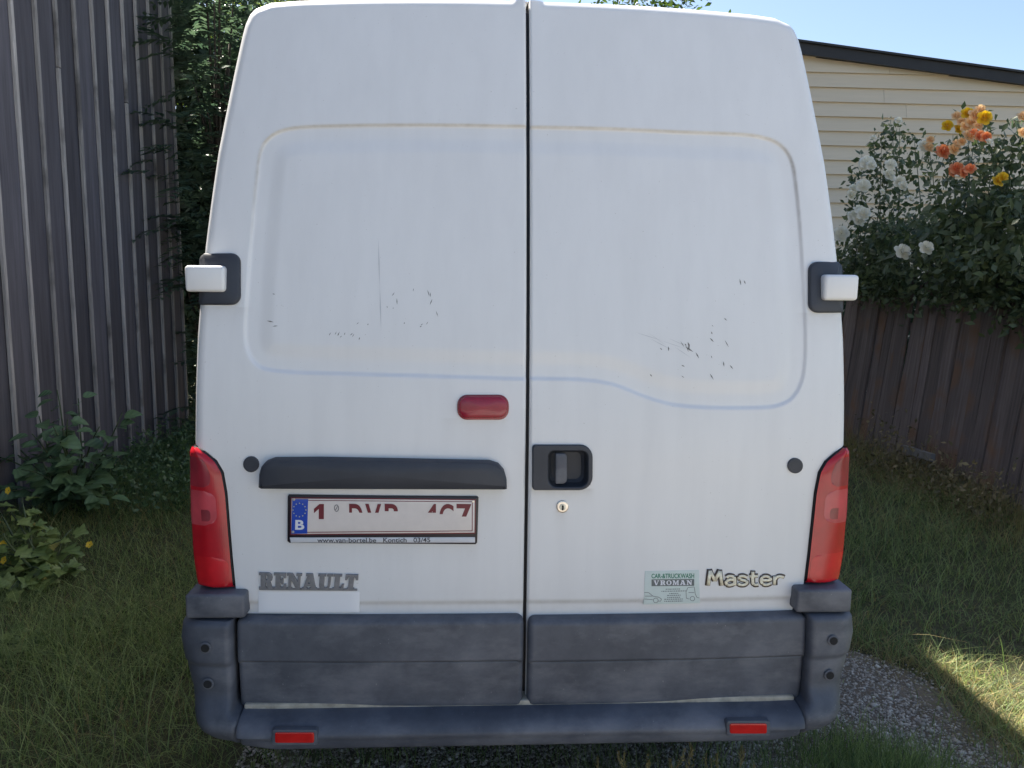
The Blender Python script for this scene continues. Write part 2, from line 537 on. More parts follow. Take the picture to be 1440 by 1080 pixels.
DZ = np.concatenate([[.50, .80, .815], INN[:, 1], OUT[:, 1]])
DX = np.concatenate([[.798, .798, INN[0, 0] - .004], INN[:, 0], OUT[:, 0]])
def door_edge(z): return np.interp(z, DZ, DX)

# window-blank outlines on the doors
panL = [(748, 178), (600, 176), (480, 177), (425, 179), (400, 183), (383, 191), (371, 204), (365, 222), (361, 255), (354, 330), (348, 410), (345, 465), (347, 488),
        (354, 505), (367, 517), (388, 522), (430, 525), (540, 528), (748, 534)]
panR = [(744, 179), (850, 181), (960, 186), (1040, 189), (1070, 193), (1090, 200), (1104, 212), (1113, 230), (1118, 260), (1124, 320), (1129, 400), (1132, 470),
        (1131, 510), (1126, 538), (1114, 559), (1095, 570), (1065, 574), (1000, 574), (955, 571), (930, 566), (905, 558), (875, 546), (855, 540), (830, 536), (800, 534), (744, 533)]

def seg_dist(px, pz, poly, closed=False):
    P = np.asarray(poly); d = np.full(px.shape, 1e9)
    m_ = len(P) if closed else len(P) - 1
    for i in range(m_):
        a, b = P[i], P[(i + 1) % len(P)]
        ab = b - a; t_ = np.clip(((px - a[0]) * ab[0] + (pz - a[1]) * ab[1]) / (ab @ ab), 0, 1)
        d = np.minimum(d, np.hypot(px - a[0] - t_ * ab[0], pz - a[1] - t_ * ab[1]))
    return d
def inside(px, pz, poly):
    P = np.asarray(poly); r = np.zeros(px.shape, bool); j = len(P) - 1
    for i in range(len(P)):
        c = ((P[i, 1] > pz) != (P[j, 1] > pz)) & (px < (P[j, 0] - P[i, 0]) * (pz - P[i, 1]) / (P[j, 1] - P[i, 1] + 1e-12) + P[i, 0])
        r ^= c; j = i
    return r

def smooth_poly(pts, sub=4):
    """Catmull-Rom through the points"""
    P = np.asarray(pts, float); o = []
    for i in range(len(P) - 1):
        p0, p1, p2, p3 = P[max(i - 1, 0)], P[i], P[i + 1], P[min(i + 2, len(P) - 1)]
        for k in range(sub):
            t_ = k / sub
            o.append(.5 * ((2 * p1) + (-p0 + p2) * t_ + (2 * p0 - 5 * p1 + 4 * p2 - p3) * t_ ** 2 + (-p0 + 3 * p1 - 3 * p2 + p3) * t_ ** 3))
    o.append(P[-1])
    return np.array(o)

BLANK = {-1: smooth_poly(ppx(panL, -.012), 3), 1: smooth_poly(ppx(panR, -.012), 3)}
def door_rel(x, z, s):
    """relief of the door skin: pressed-in window blank with a bulged middle"""
    poly = BLANK[s]
    ext = np.vstack([poly, [(-s * .3, poly[-1][1]), (-s * .3, poly[0][1])]])
    d = seg_dist(x, z, poly)
    sd = np.where(inside(x, z, ext), d, -d)
    rel = .0075 * sstep(sd, -.002, .0075) - .0055 * sstep(sd, .035, .085)
    return rel, sd

def make_door(s):
    nu = 240
    z0, z1 = .505, OUT[-1, 1] - .008
    zs = np.unique(np.concatenate([np.arange(z0, 2.36, .0040), np.linspace(2.36, OUT[12, 1], 26), OUT[12, 1] + (z1 - OUT[12, 1]) * np.linspace(0, 1, 14) ** .7,
                                   np.linspace(INN[5, 1], OUT[0, 1] + .01, 14)]))
    u = np.linspace(0, 1, nu); u = 1 - (1 - u) ** 1.25
    X = np.zeros((len(zs), nu)); Z = np.zeros_like(X)
    for i, z in enumerate(zs):
        xe = max(door_edge(z) - (.006 if z > ZL1 - .01 else .003), .02)
        X[i] = .0052 + (xe - .0052) * u; Z[i] = z
    xs = X * s
    rel, sd = door_rel(xs, Z, s)
    Y = ybase(X, Z) + rel
    # rounded outer rim
    edge = np.stack([DX, DZ], 1)
    top_poly = edge[len(INN) + 3:]
    dd = seg_dist(X, Z, top_poly)
    r = .035
    Y += r - np.sqrt(np.maximum(r * r - np.clip(r - dd, 0, r * .98) ** 2, 0))
    # folded edge at the middle gap and along the lamp
    ds = np.clip(.006 - (X - .0052), 0, .006); Y += ds ** 2 / .006
    # crease just above the plastic panel
    Y += .006 * sstep(-Z, -.845, -.825)
    V, q = gridf(np.stack([xs, Y, Z], -1))
    if s < 0: q = q[:, ::-1]
    # return flange so that the skin has thickness at the gap
    base = len(V); iv = np.arange(len(zs))
    fl = np.stack([np.full(len(zs), s * .0052), Y[:, 0] + .035, zs], 1)
    V = np.vstack([V, fl])
    f2 = np.stack([iv[:-1] * nu, base + iv[:-1], base + iv[1:], iv[1:] * nu], 1)
    q = np.vstack([q, f2 if s < 0 else f2])
    o = mk('rear_door', V, q[:, ::-1] if False else q, M['paint'], van, True, 60)
    # dirt settled in the upper groove and at the plastic panel
    poly = BLANK[s]
    ztop = poly[0][1]
    lo = ztop - .42
    a = np.exp(-(np.abs(sd - .001) / .0042) ** 2) * sstep(Z, lo, ztop - .10) * .85
    a += .28 * np.exp(-((Z - .835) / .006) ** 2)
    a += .10 * np.exp(-((Z - .81) / .02) ** 2)
    a += .16 * np.exp(-np.clip(X - .005, 0, 1) / .01) * (Z < 1.4)
    # run-off grime under the fittings
    for (xa, xb, zz0, amt, ln) in ([(-.72, -.07, SX(540, 689)[1], .20, .035), (-.235, -.06, SX(680, 590)[1], .14, .03), (-.66, -.14, SX(540, 764)[1], .12, .05)] if s < 0 else [(.01, .185, SX(790, 689)[1], .42, .016), (.08, .11, SX(791, 720)[1], .25, .03)]):
        m2 = sstep(xs, xa - .012, xa + .012) * sstep(-xs, -xb - .012, -xb + .012)
        a += amt * m2 * np.exp(-np.clip(zz0 - Z, 0, 1) / ln) * (Z < zz0 + .004)
    hz0 = SX(300, 431)[1] if s < 0 else SX(1165, 441)[1]
    a += .30 * np.exp(-np.clip(hz0 - Z, 0, 1) / .03) * (Z < hz0) * sstep(X, .76, .80)
    a += .10 * sstep(-Z, -.95, -.82)
    a = np.concatenate([a.ravel(), np.full(len(zs), .6)])
    at = o.data.attributes.new('dirt', 'FLOAT', 'POINT')
    at.data.foreach_set('value', a.astype(np.float32))
    return o
doorL, doorR = make_door(-1), make_door(1)
doorL['label'] = 'rear door that carries the number plate'
doorR['label'] = 'rear door with the black pull handle'

def door_y(s):
    poly = BLANK[s]
    def f(x, z):
        r, _ = door_rel(np.array([float(x)]), np.array([float(z)]), s)
        return float(ybase(x, z)) + float(r[0])
    return f
dyL, dyR = door_y(-1), door_y(1)

# body shell: rear outline swept forward, nose shaped by capping the height
half = [(.90, .52), (.925, .56), (.938, .64), (.938, .90), (.935, 1.15)] + [(x, z) for x, z in OUT[:-1]] + [(0.0, zt)]
half = np.array(half)
prof = np.vstack([half, np.stack([-half[::-1][1:, 0], half[::-1][1:, 1]], 1)])
st = []
def ring(y, cap=None, w=1.0, off=None):
    r = []
    for x, z in prof:
        zz = z if cap is None or z <= 1.0 else 1.0 + (z - 1.0) * (cap - 1.0) / (zt - 1.0)
        r.append((x * w, y if off is None else off(x, z) + y, zz))
    return r
yb = lambda x, z: float(ybase(x, z)) + .036
rim_in = []
rings = [ring(0, off=lambda x, z: float(ybase(x, z)) + .075, w=.955), ring(-.002, off=yb, w=.994), ring(.012, off=yb, w=.9995), ring(.035, off=yb, w=1.002)]
for y in np.linspace(.55, 3.6, 8): rings.append(ring(y, w=1.004))
for y, cap, w in ((3.9, 2.46, 1.0), (4.15, 2.30, .995), (4.45, 1.95, .985), (4.75, 1.6, .975), (4.95, 1.34, .965), (5.25, 1.16, .94), (5.36, 1.06, .90)):
    rings.append(ring(y, cap, w))
V = np.array(rings).reshape(-1, 3); m_ = len(prof); Fs = []
for i in range(len(rings) - 1):
    for k in range(m_ - 1):
        Fs.append((i * m_ + k, i * m_ + k + 1, (i + 1) * m_ + k + 1, (i + 1) * m_ + k)[::-1])
    Fs.append((i * m_, (i + 1) * m_, (i + 1) * m_ + m_ - 1, i * m_ + m_ - 1)[::-1])
Fs.append(tuple((len(rings) - 1) * m_ + k for k in range(m_)))
mk('body', V, Fs, M['paint'], van, True, 35)

# seal and door frame, coloured near-black for the shade inside the gaps
zz = np.linspace(.52, zt - .03, 24)
P = [[(x, float(ybase(x, z)) + .030, z) for x in (-.05, -.02, .02, .05)] for z in zz]
V, q = gridf(P); mk('door_seal', V, q, M['seal'], van, True)
V, Fs = box(-.885, .885, .062, .10, .50, 1.28); mk('door_frame', V, Fs, M['seal'], van)

# side details (seen only from a step aside)
for s in (-1, 1):
    for yw in (1.08, 4.36):
        a = [(s * .948, yw + .43 * math.cos(w), max(.38, .36 + .43 * math.sin(w))) for w in np.linspace(0, math.pi, 25)]
        V = [(s * .90, p[1], p[2]) for p in a] + a
        nn = len(a)
        Fs = [(i, i + 1, nn + i + 1, nn + i) for i in range(nn - 1)] + [tuple(range(nn, 2 * nn))]
        mk('wheel_arch', V, Fs, M['under'], van)
        # wheel: lathed tyre and dished rim
        def lathe(pr, nseg=36):
            V, Fs = [], []
            for k in range(nseg):
                w = 2 * math.pi * k / nseg
                for r, x in pr: V.append((s * x, yw + r * math.cos(w), .345 + r * math.sin(w)))
            L = len(pr)
            for k in range(nseg):
                for j in range(L - 1):
                    a_, b_ = k * L + j, ((k + 1) % nseg) * L + j
                    Fs.append((a_, a_ + 1, b_ + 1, b_))
            return V, Fs
        V, Fs = lathe([(.21, .74), (.31, .735), (.338, .76), (.345, .80), (.345, .92), (.335, .955), (.30, .968), (.215, .962), (.20, .94)])
        tyre = mk('wheel', V, Fs, M['tyre'], van, True, 40)
        V, Fs = lathe([(.205, .945), (.195, .955), (.18, .94), (.13, .925), (.09, .955), (.05, .965), (.0, .965)])
        mk('rim', V, Fs, M['steel'], tyre, True, 40)
    strip = bevel_box(s * .943 - .012, s * .943 + .012, 1.55, 3.85, .62, .74, .006)
    mk('side_strip', strip[0], strip[1], M['plastic'], van, True, 40)
    win = [(s * .932, y, z) for y, z in ((3.75, 1.32), (4.62, 1.30), (4.35, 1.86), (3.75, 1.93))]
    V = [(x + s * .004, y, z) for x, y, z in win] + [(x - s * .03, y, z) for x, y, z in win]
    V = [(x - s * .055 * max(0, z - 1.35) / .6 , y, z) for x, y, z in V]
    mk('side_window', V, [(0, 1, 2, 3), (0, 4, 5, 1), (1, 5, 6, 2), (2, 6, 7, 3), (3, 7, 4, 0)], M['glass'], van)
V = [(-.72, 4.80, 1.60), (.72, 4.80, 1.60), (.64, 4.30, 2.18), (-.64, 4.30, 2.18)]
mk('windscreen', V, [(0, 1, 2, 3)], M['glass'], van)
V, Fs = bevel_box(-.86, .86, 5.2, 5.44, .36, .78, .05); mk('front_bumper', V, Fs, M['plastic'], van, True, 40)
V, Fs = box(-.80, .80, .18, 5.1, .30, .46); mk('underbody', V, Fs, M['under'], van)

# sill seen between the doors and the bumper step
V, Fs = bevel_box(-.80, .80, -.022, .06, .510, .547, .006); mk('sill', V, Fs, M['sill'], van, True, 40)

# plastic lower panels of the doors
def lower_panel(s, poly_px, groove_px):
    poly = np.array(ppx(poly_px, .03))
    x0, x1 = poly[:, 0].min(), poly[:, 0].max(); z0, z1 = poly[:, 1].min(), poly[:, 1].max()
    zg = np.mean([p[1] for p in ppx(groove_px, .03)])
    xs = np.concatenate([x0 + np.linspace(0, .03, 12)[:-1], np.linspace(x0 + .03, x1 - .03, 60), x1 - np.linspace(.03, 0, 12)[1:]])
    zs = np.unique(np.concatenate([z0 + np.linspace(0, .03, 10), np.linspace(z0 + .03, z1 - .03, 46), z1 - np.linspace(0, .03, 10), np.linspace(zg - .02, zg + .02, 15)]))
    X, Z = np.meshgrid(xs, zs)
    # squeeze the grid into the rounded outline
    rc = .022
    d = np.minimum(X - x0, x1 - X); dz = np.minimum(Z - z0, z1 - Z)
    zin = np.where(d < rc, rc - np.sqrt(np.maximum(rc ** 2 - (rc - d) ** 2, 0)), 0)
    Zc = (z0 + z1) / 2; hz = (z1 - z0) / 2
    Z2 = Zc + (Z - Zc) * (hz - zin) / hz
    e = np.minimum(d, dz * 1.0)
    rr = .018
    h = .030 - (rr - np.sqrt(np.maximum(rr ** 2 - np.clip(rr - e, 0, rr) ** 2, 0)))
    h += .010 * sstep(Z, zg - .01, zg + .002) * (d > -1)           # upper half stands a little proud
    h -= .010 * np.exp(-((Z - zg + .001) / .0045) ** 2) * sstep(d, 0, .02)
    h += .006 * np.sin((Z - z0) / (z1 - z0) * math.pi)
    Y = ybase(X, Z2) + .006 - h
    V, q = gridf(np.stack([X, Y, Z2], -1))
    # skirt back to the door
    nz, nx = X.shape
    idx = np.arange(nz * nx).reshape(nz, nx)
    loop = list(idx[0, :]) + list(idx[1:, -1]) + list(idx[-1, ::-1][1:]) + list(idx[::-1, 0][1:-1])
    b = len(V); sk = V[loop].copy(); sk[:, 1] = ybase(sk[:, 0], sk[:, 2]) + .012
    V = np.vstack([V, sk]); L = len(loop)
    sq = [(loop[i], b + i, b + (i + 1) % L, loop[(i + 1) % L]) for i in range(L)]
    return mk('lower_panel', V, [tuple(f) for f in q] + sq, M['plastic'], doorL if s < 0 else doorR, True, 50)
lower_panel(-1, [(333, 870), (735, 872), (735, 997), (336, 996)], [(340, 929), (735, 930)])
lower_panel(1, [(743, 872), (1131, 866), (1128, 985), (743, 997)], [(743, 931), (1130, 921)])

# tail lamps: grid between the inner curve and the outer edge, wrapping round the corner
def lamp(s):
    zs = np.linspace(ZL0 + .004, ZL1 - .006, 44)
    us = np.linspace(0, 1, 22)
    xo_z = [ZL0 - .02, ZL0 + .03, ZL0 + .10, ZL0 + .22, ZL1]
    xo_x = [.922, .932, .939, .941, OUT[0, 0] + .004]
    P = []
    for z in zs:
        xi = float(np.interp(z, INN[:, 1], INN[:, 0])) + .001
        if z > INN[-1, 1]: xi = float(np.interp(z, [INN[-1, 1], ZL1], [INN[-1, 0], OUT[0, 0]])) + .003
        xo = float(np.interp(z, xo_z, xo_x))
        row = []
        for u in us:
            if u < .6:
                t_ = u / .6; x = xi + (xo - .012 - xi) * t_
                y = float(ybase(x, z)) - .008 - .016 * math.sin(min(1, t_ * 1.0 + .12) * math.pi * .62) + .012 * t_ ** 4
            else:
                t_ = (u - .6) / .4; a_ = min(t_ / .35, 1) * math.pi / 2
                yc = float(ybase(xo, z)) - .008 - .016 * math.sin(math.pi * .62) + .012
                x = xo - .012 + .012 * math.sin(a_); y = yc + .012 * (1 - math.cos(a_)) + max(0, t_ - .35) / .65 * .10
            row.append((s * x, y, z))
        P.append(row)
    P = np.array(P)
    ze = np.minimum(zs - zs[0], zs[-1] - zs); drop = .014 * (1 - np.sqrt(np.clip(1 - np.clip(1 - ze / .014, 0, 1) ** 2, 0, 1)))
    P[:, :, 1] += drop[:, None]
    def surf_patch(name, za, zb, ua, ub, off, mat, parent):
        zi = np.linspace(za, zb, 14); ui = np.linspace(ua, ub, 14)
        Q = []
        for z in zi:
            k = np.interp(z, zs, np.arange(len(zs))); k0 = int(min(k, len(zs) - 2)); fk = k - k0
            row = P[k0] * (1 - fk) + P[k0 + 1] * fk
            edge_z = min(1, (min(z - za, zb - z)) / max(.012, (zb - za) * .3))
            rr_ = []
            for u in ui:
                # rounded corners of the patch
                lim = ua + (ub - ua) * .30 * (1 - math.sqrt(max(0, 1 - (1 - min(1, max(0, edge_z))) ** 2)))
                uu = min(max(u, lim), ub)
                j = np.interp(uu, us, np.arange(len(us))); j0 = int(min(j, len(us) - 2)); fj = j - j0
                p = row[j0] * (1 - fj) + row[j0 + 1] * fj
                rr_.append((p[0] + (s * off if u > .66 else 0), p[1] - off, p[2]))
            Q.append(rr_)
        V, q = gridf(Q)
        return mk(name, V, q if s > 0 else q[:, ::-1], mat, parent, True)
    V, q = gridf(P)
    l = mk('tail_lamp', V, q if s > 0 else q[:, ::-1], M['lens'], van, True, 60)
    H = ZL1 - ZL0
    surf_patch('indicator_lens', ZL0 + H * .725, ZL0 + H * .93, .22, .70, .0006, M['lens_dark'], l)
    surf_patch('reversing_lens', ZL0 + H * .46, ZL0 + H * .70, .16, .90, .0006, M['lens_pink'], l)
    surf_patch('bulb_socket', ZL0 + H * .49, ZL0 + H * .57, .27, .44, .0011, M['lens_bulb'], l)
    surf_patch('fog_lens', ZL0 + H * .015, ZL0 + H * .24, .03, .95, .0006, M['lens_fog'], l)
    # black gasket behind the lens
    P2 = P.copy(); P2[:, :, 1] += .010; P2[:, :, 0] += -s * .002
    V, q = gridf(P2); mk('gasket', V, q if s > 0 else q[:, ::-1], M['seal'], l, True)
lamp(-1); lamp(1)

# bumper: cap under each lamp, wrap-round corner with bolt holes, low step in the middle
bump_root = None
def corner(s):
    zt_, zb_ = .800, .446
    # outer edge of the corner in the rear view
    zo = np.array([.446, .450, .458, .470, .49, .52, .57, .62, .68, .74, .785, .80])
    xo = np.array([.81, .845, .878, .902, .922, .934, .947, .958, .969, .979, .974, .962])
    zs = np.concatenate([np.linspace(zb_, .50, 12), np.linspace(.505, .79, 40), [.795, .80]])
    P = []
    for z in zs:
        X = float(np.interp(z, zo, xo)); xi = .822 - .022 * float(sstep(-z, -.548, -.525))
        bul = .043 + .010 * math.sin((z - .45) / .35 * math.pi)
        bul += .052 * float(sstep(-z, -.60, -.50))
        bul -= .010 * math.exp(-((z - .672) / .008) ** 2) + .008 * float(sstep(-z, -.672, -.66))
        k = max(0.0, 1 - (z - zb_) / .07); bul -= .055 * (1 - math.sqrt(max(0, 1 - k * k)))
        k2 = max(0.0, 1 - (zt_ - z) / .012); bul -= .012 * k2 ** 2
        row = []
        R = .07
        y0 = -bul
        row.append((s * (xi + .004), .03, z)); row.append((s * xi, y0 + .02, z)); row.append((s * (xi + .004), y0 + .006, z))
        for t_ in np.linspace(0, 1, 10): row.append((s * (xi + .012 + (X - R - xi - .012) * t_), y0 + .006 * t_ ** 2, z))
        for a_ in np.linspace(0, math.pi / 2, 10)[1:]: row.append((s * (X - R + R * math.sin(a_)), y0 + .006 + R * (1 - math.cos(a_)), z))
        for yy in (.12, .25, .40, .60): row.append((s * (X - .004 * yy), yy, z))
        P.append(row)
    P = np.array(P)
    V, q = gridf(P)
    nz, nx = P.shape[:2]
    Fs = [tuple(f) for f in (q if s > 0 else q[:, ::-1])]
    # top and bottom lids back to the body
    for i in (0, nz - 1):
        b = len(V); lid = P[i].copy(); lid[:, 1] = np.maximum(lid[:, 1], .05); lid[:, 0] = np.sign(s) * np.minimum(np.abs(lid[:, 0]), .93)
        V = np.vstack([V, lid])
        for j in range(nx - 1):
            Fs.append((i * nx + j, i * nx + j + 1, b + j + 1, b + j))
    o = mk('bumper_corner', V, Fs, M['plastic'], van, True, 50)
    # bolt holes: low ring and a flat black disc painting the shade inside
    for pxy in ((((289, 912), (1172, 900))), (((290, 964), (1166, 949)))):
        a, b = ony(*pxy[0], -.05), ony(*pxy[1], -.05)
        x, z = (abs(a[0]) + b[0]) / 2, (a[2] + b[2]) / 2
        yy = -.0455 - .010 * math.sin((z - .45) / .35 * math.pi) + (.008 if z < .67 else 0)
        V, Fs = [], []
        for r, d in ((.0165, -.0002), (.0140, -.0022), (.0115, -.0018), (.009, -.0016), (.0, -.0014)):
            for k in range(18):
                w = 2 * math.pi * k / 18; V.append((s * (x + r * math.cos(w)), yy + d + .001, z + r * math.sin(w)))
        for L in range(4):
            for k in range(18):
                Fs.append((L * 18 + k, L * 18 + (k + 1) % 18, (L + 1) * 18 + (k + 1) % 18, (L + 1) * 18 + k))
        h = mk('bolt_recess', V, Fs, M['plastic'], o, True)
        V = [(s * (x + .0115 * math.cos(w)), yy - .0027, z + .0115 * math.sin(w)) for w in np.linspace(0, 2 * math.pi, 19)[:-1]]
        mk('bolt_hole', V, [tuple(range(18)) if s < 0 else tuple(range(18))[::-1]], M['rubber'], o)
    # cap between lamp and corner
    V, Fs = bevel_box(s * .868 - .082, s * .868 + .082, -.027, .30, .806, ZL0 - .001, .009)
    mk('bumper_cap', V, Fs, M['plastic'], van, True, 50)
    return o
cornL, cornR = corner(-1), corner(1)

prof_step = [(.02, .535), (-.040, .532), (-.075, .526), (-.096, .516), (-.107, .503), (-.109, .494), (-.105, .487), (-.103, .478), (-.101, .462), (-.095, .455), (-.07, .452), (0.02, .46)]
xs = np.concatenate([[-.80, -.795], np.linspace(-.785, .785, 60), [.795, .80]])
P = []
for x in xs:
    k = min(1.0, (.80 - abs(x)) / .02); k = .93 + .07 * math.sqrt(max(0, 1 - (1 - k) ** 2))
    rise = .022 * float(sstep(abs(x), .70, .80))
    P.append([(x * (1 if z > .49 else .985), y * k, z + rise * (.6 if z < .49 else .1)) for y, z in prof_step])
V, q = gridf(P)
nn = len(prof_step)
Fs = [tuple(f[::-1]) for f in q] + [tuple(range(nn)), tuple(len(V) - nn + k for k in range(nn))[::-1]]
stepo = mk('bumper_step', V, Fs, M['plastic'], van, True, 45)
for s, (a, b, c, d) in ((-1, (387, 1029.5, 442, 1044)), (1, (1026, 1017, 1078, 1031))):
    poly = [(p[0], p[2]) for p in (ony(x, y, -.112) for x, y in rrect(a, b, c, d, 2.5, 3))]
    poly2 = [(p[0], p[2]) for p in (ony(x, y, -.110) for x, y in rrect(a - 5, b - 4, c + 5, d + 4, 4, 3))]
    flat = lambda x, z: -.104
    pad('reflector_bezel', poly2, .009, .004, M['plastic'], stepo, .01, flat)
    pad('reflector', poly, .0115, .002, M['reflector'], stepo, 0, flat)

# hinges: grey pad wrapping the corner and a white hinge block
def hinge(s, door, padpx, blockpx, rad):
    def wrap(x, z):
        X = float(np.interp(z, OUT[:, 1], OUT[:, 0])); a_ = abs(x)
        y = float(ybase(min(a_, X), z))
        d = a_ - (X - .035)
        return y + (0.035 - math.sqrt(max(.035 ** 2 - min(max(d, 0), .0349) ** 2, 0)) if d > 0 else 0)
    poly = ppx(padpx, .012)
    P = np.array(poly)
    b = inset(poly, 0); n_ = len(b); V = []; Fs = []
    rows = [(0, -.01), (0, .008), (.002, .012), (.007, .014)]
    for d, h in rows:
        for x, z in inset(b, d): V.append((x, wrap(x, z) - h, z))
    # grid cap by blending rows towards the vertical mid line
    for L in range(3):
        for k in range(n_): Fs.append((L * n_ + k, L * n_ + (k + 1) % n_, (L + 1) * n_ + (k + 1) % n_, (L + 1) * n_ + k))
    c = inset(b, .007)
    prev = 3 * n_
    for f in (.66, .33, .02):
        cc = c.mean(0); st_ = len(V)
        for x, z in c: V.append((cc[0] + (x - cc[0]) * f, wrap(cc[0] + (x - cc[0]) * f, cc[1] + (z - cc[1]) * f) - .014, cc[1] + (z - cc[1]) * f))
        for k in range(n_): Fs.append((prev + k, prev + (k + 1) % n_, st_ + (k + 1) % n_, st_ + k))
        prev = st_
    hp = mk('hinge', V, Fs, M['plastic_dark'], door, True, 50)
    return hp
hL = hinge(-1, doorL, rrect(274, 356, 337, 429, (10, 13, 13, 8)), None, 0)
hR = hinge(1, doorR, rrect(1138.5, 368, 1193, 440, (13, 10, 8, 13)), None, 0)
def hinge_block(s, door, a, b, c, d):
    p0, p1 = S(a, b, .045), S(c, d, .045)
    x0, x1 = sorted((p0[0], p1[0])); z1, z0 = p0[2], p1[2]
    V, Fs = bevel_box(x0, x1, p0[1] + .0, p0[1] + .075, z0, z1, .010)
    mk('hinge_block', V, Fs, M['paint'], door, True, 50)
hinge_block(-1, doorL, 258, 373, 313, 411); hinge_block(1, doorR, 1161, 386, 1208.5, 423)

# high brake lamp, plate lamp bar, plugs, handle, lock
b = pad('brake_lamp_bezel', ppx(rrect(643, 555, 715.5, 590, 14)), .006, .002, M['lens_dark'], doorL)
pad('brake_lamp', ppx(rrect(645, 557, 713.5, 588, 13), .012), .016, .007, M['lens_deep'], doorL, dome=.003)
bar = [(363, 686), (364, 668), (367, 657), (373, 650), (384, 646), (450, 645.5), (560, 647.5), (688, 650), (701, 654), (709, 663), (712.5, 675), (713, 688), (709, 689), (540, 688.5), (367, 688)]
pad('plate_lamp_bar', ppx(bar, .03), .040, .014, M['plastic_dark'], doorL, dome=.004)
pad('plug', ppx(circ(353, 653, 11.2), .004), .006, .0022, M['plastic_dark'], doorL)
pad('plug', ppx(circ(1118.5, 655, 10.8), .004), .006, .0022, M['plastic_dark'], doorR)

def handle():
    o_px = rrect(748.5, 626, 833.5, 689.5, (5, 17, 19, 5), 6)
    i_px = rrect(771, 634, 826.5, 685, (9, 9, 12, 12), 6)
    O = np.array(ppx(o_px, .01)); I = np.array(ppx(i_px, .01))
    n_ = len(O); V, Fs = [], []
    cI = I.mean(0)
    rows = [(O, 1, -.004), (O, 1, .009), (O + (cI - O) * .03, 1, .013), (I + (I - cI) * .05, 1, .0135), (I, 1, .011), (I + (cI - I) * .10, 1, -.022), (I + (cI - I) * .25, 1, -.03), (I + (cI - I) * .98, 1, -.031)]
    for R_, _, h in rows:
        for x, z in R_: V.append((x, float(ybase(x, z)) - h, z))
    for L in range(len(rows) - 1):
        for k in range(n_): Fs.append((L * n_ + k, (L + 1) * n_ + k, (L + 1) * n_ + (k + 1) % n_, L * n_ + (k + 1) % n_))
    h = mk('handle', V, [f[::-1] for f in Fs], M['plastic_dark'], doorR, True, 35)
    return h
handle()
pad('handle_paddle', ppx(rrect(781, 637.5, 797.5, 680.5, (2, 6, 7, 2)), .01), .012, .004, M['plastic'], doorR, -.004, dome=.001)
# cut the door skin behind the pull so that the bowl is open
def cut_hole(o, poly):
    bm = bmesh.new(); bm.from_mesh(o.data)
    org = ORIG[o.name]
    P = np.array(poly)
    c = np.array([f.calc_center_median()[:] for f in bm.faces])
    ins = inside(c[:, 0] + org.x, c[:, 2] + org.z, P)
    bm.faces.ensure_lookup_table()
    bmesh.ops.delete(bm, geom=[bm.faces[i] for i in np.nonzero(ins)[0]], context='FACES')
    bm.to_mesh(o.data); bm.free()
cut_hole(doorR, ppx(rrect(760, 632, 830, 686, 8)))
lk = pad('lock', ppx(circ(791, 712.5, 8.6, 24), .003), .005, .002, M['chrome'], doorR)
pad('lock_core', ppx(circ(791, 713, 4.6, 18), .003), .007, .001, M['badge_gold'], doorR)
pad('keyhole', ppx(rrect(790, 710, 792.4, 717, .8, 2), .003), .0085, .0004, M['rubber'], doorR)

# ------------------------------------------------------------------ lettering
def outline_text(polys, extr, bev=0.0):
    """2-D filled curve from closed outlines (holes by even-odd) -> mesh verts/faces in (x, y, up)"""
    cu_ = bpy.data.curves.new('tmp', 'CURVE'); cu_.dimensions = '2D'; cu_.fill_mode = 'BOTH'; cu_.extrude = extr; cu_.bevel_depth = bev
    for poly in polys:
        sp = cu_.splines.new('POLY'); sp.points.add(len(poly) - 1); sp.use_cyclic_u = True
        for p, (x, y) in zip(sp.points, poly): p.co = (x, y, 0, 1)
    return curve_mesh(cu_)

def curve_mesh(cu_):
    o = bpy.data.objects.new('tmp', cu_); col.objects.link(o)
    bpy.context.view_layer.update()
    me = bpy.data.meshes.new_from_object(o.evaluated_get(bpy.context.evaluated_depsgraph_get()))
    V = [tuple(v.co) for v in me.vertices]; Fs = [tuple(p.vertices) for p in me.polygons]
    bpy.data.objects.remove(o); bpy.data.curves.remove(cu_); bpy.data.meshes.remove(me)
    return V, Fs

def font_text(body, extr=0.0, off=0.0, bev=0.0, space=1.0):
    cu_ = bpy.data.curves.new('tmp', 'FONT'); cu_.body = body; cu_.extrude = extr; cu_.offset = off; cu_.bevel_depth = bev; cu_.space_character = space
    return curve_mesh(cu_)

def lay(VF, quad_px, proud, depth=None, surf=ybase, off=0.0, fit_margin=0.0):
    """fit text (x right, y up) into a pixel quadrilateral tl, tr, br, bl on the rear face"""
    V = np.array(VF[0], float)
    x0, x1, y0, y1 = V[:, 0].min(), V[:, 0].max(), V[:, 1].min(), V[:, 1].max()
    tl, tr, br, bl = [np.array(SX(x, y, off)) for x, y in quad_px]
    u = (V[:, 0] - x0) / (x1 - x0); v = (V[:, 1] - y0) / (y1 - y0)
    q = (tl[None] * (1 - u)[:, None] + tr[None] * u[:, None]) * v[:, None] + (bl[None] * (1 - u)[:, None] + br[None] * u[:, None]) * (1 - v)[:, None]
    zmin, zmax = V[:, 2].min(), V[:, 2].max()
    h = np.zeros(len(V)) if depth is None or zmax - zmin < 1e-9 else (V[:, 2] - zmin) / (zmax - zmin) * depth
    Y = np.array([float(surf(a, b)) for a, b in q]) - proud - h
    return np.stack([q[:, 0], Y, q[:, 1]], 1), VF[1]

